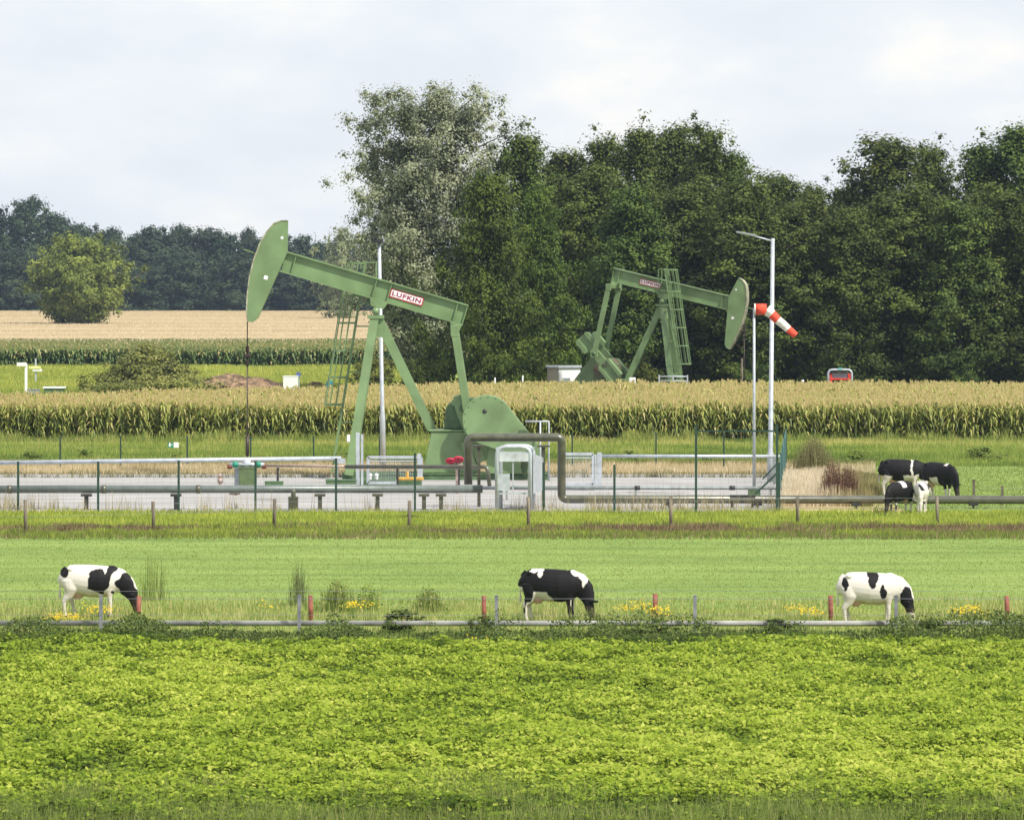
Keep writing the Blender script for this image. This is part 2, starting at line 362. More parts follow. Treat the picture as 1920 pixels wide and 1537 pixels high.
# bank below the yard
BANKM = leafmat('bank grass blades', [(0, (.13, .09, .055)), (.28, (.36, .26, .16)), (.42, (.12, .16, .04)), (.75, (.30, .36, .06)), (1, (.52, .52, .11))], .35, .7, .06)
p = scatter(80000, 149.2, 167.3); p = p[p[:, 1] > 149.2+3.2*fnoise(p[:, 0], p[:, 0]*0, 79, 2.5)*RNG.random(len(p))]; n1 = fnoise(p[:, 0], p[:, 1]*1.5, 71, 1.6); n2 = fnoise(p[:, 0]*.6, p[:, 1]*.8, 73, 2.0)
low = np.clip(1.6-np.abs(p[:, 1]-155.2-1.6*(n2-.5))/2.2, 0, 1)
n3 = fnoise(p[:, 0], p[:, 1]*1.2, 77, .8)
tn = .76+.45*(n1-.5)-low*np.clip(.30+2.6*(n2-.45)+1.3*(n3-.5), .05, .70)-.30*np.clip((152.6-p[:, 1])/1.2, 0, 1)+.12*RNG.normal(size=len(p))
blades('bank_grass', p, .06+.34*n3*n3*RNG.random(len(p))+.1*n1, .035, tn, BANKM, 'lime green and browned grass on the bank below the well yard', .7)
p = scatter(9000, 166.4, 170, -40, 1470); n1 = fnoise(p[:, 0], p[:, 1], 76, .9); k = n1+.22*np.clip((p[:, 0]+1)/5, 0, 1)*np.clip((11-p[:, 0])/5, .3, 1) > .66; p = p[k]
blades('tall_grass', p, .2+.75*RNG.random(len(p))**2, .02, .4+.25*RNG.normal(size=len(p)), DRY, 'thin dry weed stalks at the front edge of the gravel yard', .3)
# dry strip behind the yard, heap of pale grass at its right end
p = scatter(60000, 196.3, 210, -40, 1640); n1 = fnoise(p[:, 0], p[:, 1], 81, 1.5)
blades('dry_grass', p, (.15+.35*n1)*(.6+.6*RNG.random(len(p))), .035, .62+.35*(n1-.5)+.12*RNG.normal(size=len(p))-.55*(p[:, 1] < 197.4)-.5*np.clip((p[:, 1]-206)/3, 0, 1), DRY, 'straw coloured dry grass strip behind the gravel yard', .5)
p = scatter(52000, 171.6, 198, 1462, 1680); px = p[:, 0]*F/p[:, 1]+960; n1 = fnoise(p[:, 0], p[:, 1], 83, 1.2)
k = (px > 1475-(198-p[:, 1])*.4) & (px+60*(n1-.5) < 1640); p = p[k]; n1 = n1[k]; px = px[k]
n4 = fnoise(p[:, 0], p[:, 1], 87, 2.4)
blades('dry_grass', p, (.15+.9*n4)*(.35+.9*RNG.random(len(p)))*(1-.45*np.clip((p[:, 1]-184)/12, 0, 1))*(1-.4*np.clip((px-1570)/60, 0, 1)), .035, .84-.62*np.clip((px-1535)/80, 0, 1)+.3*(n1-.5)+.12*RNG.normal(size=len(p)), DRY, 'tall pale bleached grass outside the right end of the yard fence', .35)
# verge between back fence and maize
VERGE = leafmat('verge blades', [(0, (.06, .09, .025)), (.35, (.15, .22, .05)), (.7, (.29, .36, .08)), (1, (.50, .46, .16))], .35, .7, .06)
p = scatter(110000, 209, 240.5); n1 = fnoise(p[:, 0]*.7, p[:, 1], 91, 2.6); bnd = np.exp(-((p[:, 1]-217)/4.0)**2)
blades('verge_grass', p, (.15+.5*n1*n1)*(.6+.6*RNG.random(len(p))), .05, .58+.9*(n1-.5)-.22*bnd+.12*RNG.normal(size=len(p))+.22*(p[:, 1] > 233), VERGE, 'uneven green ditch verge between the back fence and the maize', .5)

p = scatter(26000, 236.5, 240.6); n1 = fnoise(p[:, 0], p[:, 1], 95, 1.4)
blades('verge_grass', p, (.2+.9*n1*n1)*(.5+.8*RNG.random(len(p))), .045, .55+.8*(n1-.5)+.18*RNG.normal(size=len(p)), VERGE, 'ragged tall grass and dry weeds along the foot of the maize', .5)
# maize
CORN = leafmat('maize leaves', [(0, (.13, .085, .045)), (.15, (.20, .15, .07)), (.3, (.06, .095, .022)), (.45, (.15, .20, .04)), (.72, (.40, .42, .10)), (.85, (.50, .43, .17)), (1, (.66, .52, .27))], .35, .5, .3)
CORN2 = leafmat('far maize leaves', [(0, (.10, .08, .04)), (.15, (.12, .10, .05)), (.3, (.035, .075, .022)), (.55, (.08, .145, .04)), (.75, (.20, .26, .07)), (.85, (.45, .38, .17)), (1, (.56, .43, .22))], .3, .5, .3)
def maize(p, full, hm=2.25, wsc=1.0, tassel=1.0, tops=.90, K=None):
    n = len(p); H = hm*(.86+.2*RNG.random(n)+.12*vnoise(p[:, 0], p[:, 1], 55, 3)); out = []; tn = []
    K = K or (17 if full else 6)
    k = np.arange(K)
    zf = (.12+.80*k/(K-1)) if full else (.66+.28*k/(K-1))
    z0 = H[:, None]*zf[None]+.05*RNG.normal(size=(n, K))
    ang = (RNG.random(n)*2*np.pi)[:, None]+k[None]*np.pi+.6*RNG.normal(size=(n, K))
    ln = (.30+.24*RNG.random((n, K)))*(1.0 if full else .85)*wsc**.3
    d = np.stack([np.cos(ang), np.sin(ang), 0*ang], -1); s = np.stack([-np.sin(ang), np.cos(ang), 0*ang], -1)*(.042*wsc)
    b = p[:, None, :]+np.stack([0*z0, 0*z0, z0], -1)
    rise = (.10+.24*RNG.random((n, K))); 
    mid = b+d*(ln*.5)[..., None]; mid[..., 2] += rise*.9
    tip = b+d*ln[..., None]; tip[..., 2] += rise*.9-.12-.38*RNG.random((n, K))
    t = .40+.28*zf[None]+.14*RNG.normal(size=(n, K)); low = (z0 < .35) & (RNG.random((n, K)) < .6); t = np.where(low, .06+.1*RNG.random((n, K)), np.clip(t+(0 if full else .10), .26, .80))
    out.append(np.stack([b-s*.6, b+s*.6, mid+s, mid-s], 2).reshape(-1, 4, 3)); tn.append(t.reshape(-1))
    out.append(np.stack([mid-s, mid+s, tip+s*.15, tip-s*.15], 2).reshape(-1, 4, 3)); tn.append((t+.05).reshape(-1))
    if full:
        sv = np.array([.02*wsc, 0, 0]); topv = p.copy(); topv[:, 2] = H*.92
        out.append(np.stack([p-sv, p+sv, topv+sv*.6, topv-sv*.6], 1)); tn.append(np.full(n, .5))
    T = 4; a2 = RNG.random((n, T))*2*np.pi; sp = .12*RNG.random((n, T)); sp[:, 0] = 0
    b = np.repeat(p[:, None, :], T, 1).copy(); b[..., 2] = (H*.93)[:, None]
    tp = b+np.stack([np.cos(a2)*sp, np.sin(a2)*sp, .26+.12*RNG.random((n, T))], -1); sw = np.array([.017*wsc*tassel, 0, 0])
    out.append(np.stack([b-sw, b+sw, tp+sw*.7, tp-sw*.7], 2).reshape(-1, 4, 3)); tn.append(tops+.08*RNG.normal(size=n*T))
    return np.concatenate(out), np.concatenate(tn)
def backD(px): return np.where(px < 960, 257+np.clip(px, 0, 960)/960*33, 290)
pf = scatter(6000, 239.5, 246); p2 = scatter(21000, 246, 291, -60, 1980); px = p2[:, 0]*F/p2[:, 1]+960
p2 = p2[p2[:, 1] < backD(px)]
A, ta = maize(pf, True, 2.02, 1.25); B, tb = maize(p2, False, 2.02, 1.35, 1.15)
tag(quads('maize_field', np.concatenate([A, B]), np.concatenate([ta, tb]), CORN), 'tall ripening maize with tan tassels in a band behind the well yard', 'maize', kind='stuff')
pf = scatter(3600, 448, 456, -60, 900); p2 = scatter(9000, 456, 520, -60, 900)
A, ta = maize(pf, True, 1.9, 2.4, .8, .76); B, tb = maize(p2, False, 1.85, 3, 1.4, .78)
tag(quads('maize_field', np.concatenate([A, B]), np.concatenate([ta, tb]), CORN2), 'distant strip of green maize below the tan grain field at the left', 'maize', kind='stuff')
# far grain: tall standing crop with a rough top
GRAIN = groundmat('tan ripe grain', (.27, .20, .11), (.37, .28, .155), (.46, .37, .22), .05, (.06, 1, 1))
g = MB(); nx, ny = 90, 90; vv = []; ff = []
for j in range(ny+1):
    yy = 519+(1042-519)*(j/ny)**1.0
    for i in range(nx+1):
        xx = -130+150*i/nx; vv.append((xx, yy, 2.12+.10*float(random.random())))
for j in range(ny):
    for i in range(nx): a = j*(nx+1)+i; ff.append((a, a+1, a+nx+2, a+nx+1))
g.add(vv, ff); b0 = len(g.v); 
g.add([(-130, 519, .01), (20, 519, .01), (20, 519, 2.12), (-130, 519, 2.12)], [(0, 1, 2, 3)])
g.add([(20, 519, .01), (20, 1042, .01), (20, 1042, 2.12), (20, 519, 2.12)], [(0, 1, 2, 3)])
tag(g.build('grain_field', GRAIN), 'wide tan field of ripe grain in front of the distant blue wood', 'grain field', kind='stuff')
p = scatter(26000, 450, 520, -60, 900)*0+scatter(26000, 500, 1035, -60, 900); p[:, 2] = 2.1; nb = fnoise(p[:, 0]*.15, p[:, 1], 17, 30)
blades('grain_ears', p, .3, .09, .70+.5*(nb-.5)+.08*RNG.normal(size=len(p)), DRY, 'pale ears standing above the tan grain field', .4, 'grain')
# far meadow between maize fields
MEAD = leafmat('meadow plants', [(0, (.10, .12, .035)), (.4, (.22, .28, .05)), (.75, (.40, .42, .08)), (1, (.55, .50, .16))], .3)
p = scatter(42000, 349, 449, -60, 800); n1 = fnoise(p[:, 0], p[:, 1], 15, 6)
q2 = scatter(16000, 262, 350, -60, 800); n2 = fnoise(q2[:, 0], q2[:, 1], 16, 5); k = q2[:, 1] > backD(q2[:, 0]*F/q2[:, 1]+960)+2; q2 = q2[k]; n2 = n2[k]
blades('meadow_plants', np.concatenate([p, q2]), np.concatenate([.3+.4*n1, .15+.5*n2]), .12, np.concatenate([.62+.5*(n1-.5), .42+.6*(n2-.5)])+.12*RNG.normal(size=len(p)+len(q2)), MEAD, 'yellow green low crop and grass between the two maize fields', .6, 'meadow')

# ------------------------------------------------------------------ trees
def limb(mb, a, b, r0, r1, n=6):
    a = Vector(a); b = Vector(b); mid = (a+b)/2+Vector((random.uniform(-1, 1), random.uniform(-1, 1), random.uniform(0, .5)))*(b-a).length*.07
    mb.tube([a, mid, b], [r0, (r0+r1)/2, r1], n)
def crown_arrays(seed, H, R, base, ncl, nleaf, leaf, rc, prof, gap=0, lump=.35, tp_=.9, per=7):
    """limbs fan up and out from the trunk; small leaf clumps sit along each limb, thinning to its tip"""
    r = np.random.default_rng(seed); nb = max(10, ncl//per)
    t = (np.arange(nb)+r.random(nb))/nb; t = t**tp_; ang = np.arange(nb)*2.399+r.random(nb)*.9
    lm = (1+lump*(np.sin(ang*2+r.random()*6+t*5)*.5+np.sin(ang*3+r.random()*6-t*7)*.5))*(1+.14*r.normal(size=nb))
    rad = prof(t)*R*lm; ze = base+(H-base)*t
    end = np.stack([np.cos(ang)*rad, np.sin(ang)*rad, ze], 1)
    st = end*np.array([.12, .12, 1]); st[:, 2] = np.maximum(base*.6, ze-rad*(.35+.5*r.random(nb)))
    kb = np.repeat(np.arange(nb), per); sp = (.22+.83*r.random(len(kb)))
    c = st[kb]*(1-sp[:, None])+end[kb]*sp[:, None]+r.normal(size=(len(kb), 3))*rc*np.array([.55, .55, .4])
    rcs = rc*(1.1-.45*sp)*(.75+.5*r.random(len(kb)))
    w_ = rcs**2; k = r.choice(len(kb), nleaf, p=w_/w_.sum()); d = norm(r.normal(size=(nleaf, 3)))
    rr = np.minimum(np.abs(r.normal(size=nleaf))*.62, .9+.3*r.random(nleaf))
    p = c[k]+d*(rr*rcs[k])[:, None]*np.array([1.1, 1.1, .95]); p[:, 2] = np.maximum(p[:, 2], .15)
    out = norm(np.stack([p[:, 0], p[:, 1], (p[:, 2]-H*.45)*.6], 1))
    nrm = norm(d*.75+out*.5+np.array([0, 0, .45])+.34*r.normal(size=(nleaf, 3)))
    tb = r.random(nb); ct = r.random(len(kb))
    tn = .46+.30*(tb[kb[k]]-.5)+.24*(ct[k]-.5)+.10*r.normal(size=nleaf)
    return p, nrm, leaf*(.7+.6*r.random(nleaf)), tn, end
def make_tree_meshes(seed, H, R, base, ncl, nleaf, leaf, rc, prof, m, trunk_r=.28, **kw):
    global RNG
    p, nr, sz, tn, c = crown_arrays(seed, H, R, base, ncl, nleaf, leaf, rc, prof, **kw)
    cm = quads('crown', leaf_quads(p, nr, sz, .7), tn, m, 'mesh')
    random.seed(seed); mb = MB(); lean = random.uniform(-.3, .3)
    mb.tube([(0, 0, -.2), (lean*.3, 0, H*.2), (lean, .1, H*.55), (lean*1.2, 0, H*.92)], [trunk_r, trunk_r*.8, trunk_r*.5, trunk_r*.1], 8)
    for i in [j for j in random.sample(range(len(c)), min(46, len(c))) if c[j][2] > .3*H]:
        q = Vector(c[i]); z = max(.15*H, q.z-max(1.2, .55*math.hypot(q.x, q.y))); limb(mb, (lean*z/H, 0, z), q, trunk_r*.3, .02)
    o = mb.build('trunk', M['bark']); tm = o.data; bpy.data.objects.remove(o)
    return cm, tm
LEAFD = leafmat('dark woodland leaves', [(0, (.018, .027, .008)), (.35, (.056, .084, .019)), (.62, (.115, .155, .032)), (1, (.24, .275, .058))], .25, .55, .12, objvar=.35)
LEAFB = leafmat('fresh green leaves', [(0, (.022, .038, .009)), (.35, (.06, .10, .017)), (.65, (.125, .185, .03)), (1, (.24, .30, .055))], .3, .55, .12, objvar=.2)
LEAFS = leafmat('silvery willow leaves', [(0, (.055, .06, .035)), (.35, (.19, .215, .12)), (.65, (.32, .345, .20)), (1, (.52, .52, .36))], .25, .5, .4)
LEAFF = leafmat('far woodland leaves', [(0, (.014, .03, .018)), (.4, (.035, .06, .03)), (.7, (.065, .10, .042)), (1, (.13, .16, .06))], .2, .6, .2, objvar=.3)
LEAFY = leafmat('yellow green field tree leaves', [(0, (.04, .055, .018)), (.4, (.14, .18, .035)), (.7, (.27, .32, .06)), (1, (.42, .46, .10))], .3, .6, .2)
LEAFR = leafmat('bramble leaves', [(0, (.045, .05, .018)), (.4, (.17, .19, .05)), (.7, (.30, .31, .08)), (1, (.46, .38, .16))], .3, .6, .2)
pr_round = lambda t: np.sqrt(np.clip(1-(2*t-.9)**2*.85, 0.02, 1))
pr_cone = lambda t: np.clip(1.04-t**2.8, .10, 1)*np.clip(.6+t*1.2, 0, 1)
pr_low = lambda t: np.sqrt(np.clip(1.02-(1.4*t-.4)**2, .02, 1))
VAR = []
for i, (pr, R, ncl) in enumerate([(pr_cone, 4.2, 430), (pr_low, 4.5, 460), (pr_cone, 4.2, 400), (pr_low, 4.7, 480), (pr_cone, 4.1, 420)]):
    VAR.append(make_tree_meshes(100+i, 18, R, 2.0, ncl, 60000, .23, 1.05, pr, LEAFD, lump=.3))
def put_tree(name, var, x, top, D, wpx, label, cat, group, H0=18., R0=4.5, rz=None, mats=None):
    gy = GY(D); h = (gy-top)*D/F; wid = wpx*D/F
    t = thing(name, label, cat, G(x, D), random.uniform(0, 6.28) if rz is None else rz, group)
    sx = wid/2/(R0*1.12); sz = h/(H0+.5); t.scale = (sx, sx, sz)
    c = link('crown', var[0], None, t); tr = link('trunk', var[1], None, t)
    return t
ORD = ['first', 'second', 'third', 'fourth', 'fifth', 'sixth', 'seventh', 'eighth', 'ninth', 'tenth', 'eleventh', 'twelfth', 'thirteenth', 'fourteenth', 'fifteenth', 'sixteenth', 'seventeenth', 'eighteenth']
grp = 'trees of the dark wood behind the small pumpjack'
random.seed(11)
back = [(985, 250, 130), (1060, 284, 130), (1130, 262, 120), (1200, 238, 120), (1262, 236, 130), (1322, 240, 120), (1378, 282, 100), (1455, 326, 130), (1520, 352, 130), (1590, 352, 120), (1660, 258, 170), (1745, 276, 120), (1838, 268, 140), (1915, 236, 150)]
for i, (x, tp, wd) in enumerate(back):
    put_tree('deciduous_tree', VAR[(0, 2, 4)[i % 3]], x, tp, 347+random.uniform(-5, 6), wd*1.95, 'tall dark tree on the skyline of the right wood, %s from the left' % ORD[i], 'tree', grp)
front = [(1100, 318, 160, 330), (1190, 352, 150, 322), (1290, 338, 180, 327), (1405, 336, 170, 321), (1500, 372, 150, 325), (1590, 392, 140, 320), (1690, 352, 190, 324), (1800, 380, 150, 319), (1885, 352, 180, 323), (1960, 372, 150, 320)]
for i, (x, tp, wd, D) in enumerate(front):
    put_tree('deciduous_tree', VAR[(i*3+1) % 5 if i % 2 else 3], x, tp, D, wd*1.75, 'dense dark tree in front row of right wood, %s from the left' % ORD[i], 'tree', grp)
for i, x in enumerate(range(1010, 1960, 85)):
    put_tree('deciduous_tree', VAR[(i*2+1) % 5], x+random.uniform(-15, 15), 372+random.uniform(-12, 12), 362, 150, 'dark tree deep inside the right wood, %s from the left' % ORD[i], 'tree', 'trees deep inside the right wood')
# undergrowth along the wood edge
BUSHM = make_tree_meshes(140, 5, 3.2, .1, 150, 18000, .2, .75, pr_low, LEAFD, .08)
for i, x in enumerate(range(800, 1960, 100)):
    put_tree('shrub', BUSHM, x+random.uniform(-18, 18), 672+random.uniform(-25, 20), 318+random.uniform(-3, 5), 125, 'dark shrub at the foot of the right wood, %s' % ((ORD[i]+' from the left') if i < 18 else 'at the right edge'), 'shrub', 'undergrowth shrubs at the foot of the wood', 5., 3.2)
# big fresh green trees at left corner of the wood, silver willow
BIG1 = make_tree_meshes(151, 16, 5.4, .3, 700, 90000, .22, .95, lambda t: np.clip(1.05-t**2.0, .08, 1), LEAFB, lump=.28)
put_tree('deciduous_tree', BIG1, 915, 325, 305, 290, 'broad fresh green tree at the left corner of the wood, reaching down to the maize', 'tree', None, 16., 5.6, 1.)
BIG2 = make_tree_meshes(152, 16, 5.0, .3, 600, 70000, .22, .95, lambda t: np.clip(1.05-t**2, .08, 1), LEAFB, lump=.3)
put_tree('deciduous_tree', BIG2, 1010, 352, 312, 210, 'fresh green tree just left of the small pumpjack, right of the broad corner tree', 'tree', None, 16., 5.2, 4.)
SILV = make_tree_meshes(160, 24.5, 6.6, 3.0, 980, 190000, .22, 1.25, lambda t: np.sqrt(np.clip(1-(1.7*t-.95)**2*1.05, .08, 1)), LEAFS, .4, lump=.14)
put_tree('willow_tree', SILV, 812, 140, 348, 335, 'tall silvery leaved tree rising above the wood behind the large pumpjack beam', 'tree', None, 25., 6.6, .4)
SH = make_tree_meshes(163, 5, 3, .1, 140, 15000, .2, .7, pr_low, LEAFR, .08)
put_tree('shrub', SH, 705, 662, 345, 130, 'low brownish green shrub seen between the legs of the large pumpjack', 'shrub', None, 5., 3.)
# bramble mound and heap
MND = make_tree_meshes(165, 3.7, 4.6, .02, 760, 80000, .18, .80, lambda t: np.clip(1.05-t**1.25, .05, 1), LEAFR, .08, lump=.08, tp_=1.3)
put_tree('bramble_bush', MND, 278, 650, 345, 285, 'wide rounded bramble bush beside the brown soil heap at the left', 'bush', None, 3.7, 4.4, .3)
# field tree
FT = make_tree_meshes(170, 13.6, 6.8, 3.6, 600, 62000, .38, 1.3, lambda t: np.sqrt(np.clip(1.02-(1.95*t-.95)**2, .12, 1)), LEAFY, .7, lump=.2)
put_tree('field_tree', FT, 150, 441, 715, 215, 'lone round yellow green tree standing in the tan grain field', 'tree', None, 14., 7., 2.)
# far wood
FARV = [make_tree_meshes(180+i, 20, 7.2, .3, 400, 26000, .6, 1.8, pr_low if i != 1 else pr_round, LEAFF, .4, lump=.2) for i in range(3)]
far = [(-15, 392, 120), (52, 376, 130), (110, 405, 110), (160, 426, 110), (208, 432, 90), (262, 440, 100), (292, 430, 120), (338, 426, 80), (388, 430, 130), (425, 442, 100), (466, 432, 60), (505, 445, 110), (560, 446, 110), (600, 458, 90), (640, 452, 110), (700, 455, 110), (20, 470, 130), (215, 480, 150), (330, 478, 150), (450, 480, 140), (560, 500, 150), (680, 500, 140), (90, 480, 140), (752, 470, 110)]
for i, (x, tp, wd) in enumerate(far):
    fr = i >= 16
    put_tree('deciduous_tree', FARV[i % 3], x, tp, 1046 if fr else 1062+random.uniform(0, 14), wd*1.25, ('%s bluish tree from the left in the front of the distant wood' % ORD[i-16]) if fr else ('bluish tree on the skyline of the distant wood, %s from left' % ORD[i]), 'tree', 'trees of the distant blue wood', 20., 7.5)
FARL = make_tree_meshes(190, 20, 7.5, 3, 260, 10000, .5, 1.5, pr_round, leafmat('pale far leaves', [(0, (.10, .12, .06)), (.5, (.23, .27, .13)), (1, (.40, .43, .24))], .3), .35, lump=.35)
put_tree('deciduous_tree', FARL, 640, 426, 820, 120, 'paler green loose tree left of the lamp head above the large pumpjack beam', 'tree', None, 20., 7.5)

# soil heap
def heap(name, x0, x1, ytop, D, label, m, seed=1, dep=4):
    c = (x0+x1)/2; a = W(c, 0, D); hw = (x1-x0)/2*D/F; h = CH-(ytop-HZ)*D/F
    nx, ny = 60, 24; mb = MB(G(c, D)); vv = []
    for j in range(ny+1):
        for i in range(nx+1):
            u = i/nx*2-1; v = j/ny*2-1; e = max(0, 1-abs(u)**2.2)*max(0, 1-v*v)
            zz = h*e**.7*(.55+.6*float(fnoise(np.array(u*4+seed), np.array(v*2.), seed, 1)))+.15*e*random.random()
            vv.append((a.x+u*hw, D+v*dep, zz))
    mb.add(vv, [(j*(nx+1)+i, j*(nx+1)+i+1, (j+1)*(nx+1)+i+1, (j+1)*(nx+1)+i) for j in range(ny) for i in range(nx)])
    o = mb.build(name, m); o.location = G(c, D); return tag(o, label, 'soil heap')
heap('soil_heap', 340, 550, 701, 352, 'long heap of reddish brown soil beside the bramble bush', M['soil'])
heap('soil_heap', 572, 612, 716, 356, 'small low pile of dark soil left of the person in teal', M['soil'], 5, 1)

# weeds by the yard: dock and thistle clumps as countable plants
DOCK = leafmat('dark red dock seed heads', [(0, (.04, .02, .014)), (.5, (.13, .065, .045)), (1, (.30, .20, .11))], .2)
BRN = leafmat('grey brown reed heads', [(0, (.07, .08, .03)), (.5, (.18, .18, .07)), (1, (.32, .27, .14))], .2)
def clump(name, x, yb, w_, h_, D, m, n, label, cat, lw=.03, up=True):
    c = G(x, D); W_ = w_*D/F; H_ = h_*D/F
    p = RNG.normal(size=(n, 3))*np.array([W_*.30, .45, 0]); p[:, 2] = 0
    hh = H_*(.45+.55*RNG.random(n))*np.exp(-(p[:, 0]/W_)**2*1.5)
    V = blade_quads(p, hh, lw, .18); tn = .5+.25*RNG.normal(size=n)
    q = p.repeat(2, 0); q[:, 2] = hh.repeat(2)*(.35+.65*RNG.random(2*n)); q += RNG.normal(size=q.shape)*np.array([.05, .05, 0])
    V2 = leaf_quads(q, norm(RNG.normal(size=q.shape)), .08 if lw > .025 else .03, .6)
    o = quads(name, np.concatenate([V, V2]), np.concatenate([tn, .45+.25*RNG.normal(size=2*n)]), m); o.location = c
    return tag(o, label, cat)
for i, (x, yb, w_, h_) in enumerate([(1562, 940, 40, 88), (1590, 945, 34, 76)]):
    clump('dock_plant', x, 0, w_, h_, 173+i, DOCK, 420, ['dark reddish dock plant with seed heads, the taller of two beside the bleached grass', 'dark reddish dock plant with seed heads, the shorter one nearer the cows'][i], 'dock plant')
clump('reed_clump', 1525, 0, 60, 75, 201, BRN, 700, 'grey brown clump of reeds behind the right end of the yard fence', 'reeds')
clump('reed_clump', 1120, 0, 18, 34, 203, BRN, 160, 'small brown weed clump at the back fence right of the steel gate', 'reeds')
clump('reed_clump', 560, 0, 26, 86, 119, leafmat('rush', [(0, (.04, .06, .02)), (.5, (.12, .17, .05)), (1, (.3, .25, .13))], .2), 140, 'tall reed tuft with brown heads beside the second red post', 'reeds', .02)
clump('rush_clump', 285, 0, 50, 95, 121, GRASS, 100, 'loose tall green rushes right of the leftmost grazing cow', 'rushes', .018)
def weed(x, top, wpx, D, label, seed, m=WEED):
    ms = make_tree_meshes(seed, 1.0, .5, .02, 70, 3000, .07, .15, pr_low, m, .02)
    put_tree('weed_bush', ms, x, top, D, wpx, label, 'bush', None, 1., .5)
weed(752, 1126, 100, 110.0, 'dark bushy weed clump in front of the low pipe, largest of its kind', 201)
weed(905, 1142, 70, 109.6, 'dark weed clump in front of the low pipe beside the fourth grey post', 202)
clump('thistle_clump', 632, 0, 50, 62, 117, GRASS, 260, 'branching green thistle behind the low pipe right of the second red post', 'thistle')
clump('thistle_clump', 805, 0, 40, 46, 117, GRASS, 300, 'low spread of thistles behind the low pipe left of the third red post', 'thistle')
clump('thistle_clump', 690, 0, 50, 52, 117.5, VERGE, 90, 'thin seeding stalks behind the low pipe beside the small yellow flowers', 'weeds')
weed(1460, 1150, 110, 109.6, 'dark weed clump in front of the low pipe left of the rightmost cow', 205)
weed(1745, 1150, 100, 109.4, 'dark weed clump below the head of the rightmost grazing cow', 206)
weed(1235, 1150, 90, 109.7, 'dark weed clump below the ragwort between the middle and right cows', 207)
weed(771, 962, 52, 163, 'small round green bush at a wooden post in front of the yard', 208)
weed(1175, 1205, 60, 107, 'small dark weed at the crop edge below the middle cow', 209)
for i, (x, w_, h_) in enumerate([(60, 60, 30), (160, 44, 36), (330, 46, 24), (650, 60, 26), (950, 70, 26), (1180, 60, 30), (1330, 50, 24), (1610, 60, 32), (1840, 90, 40)]):
    weed(x, GY(214)-h_, w_, 214, 'dark green weed hump on the verge behind the back fence, %s from the left' % ORD[i], 220+i, VERGE)

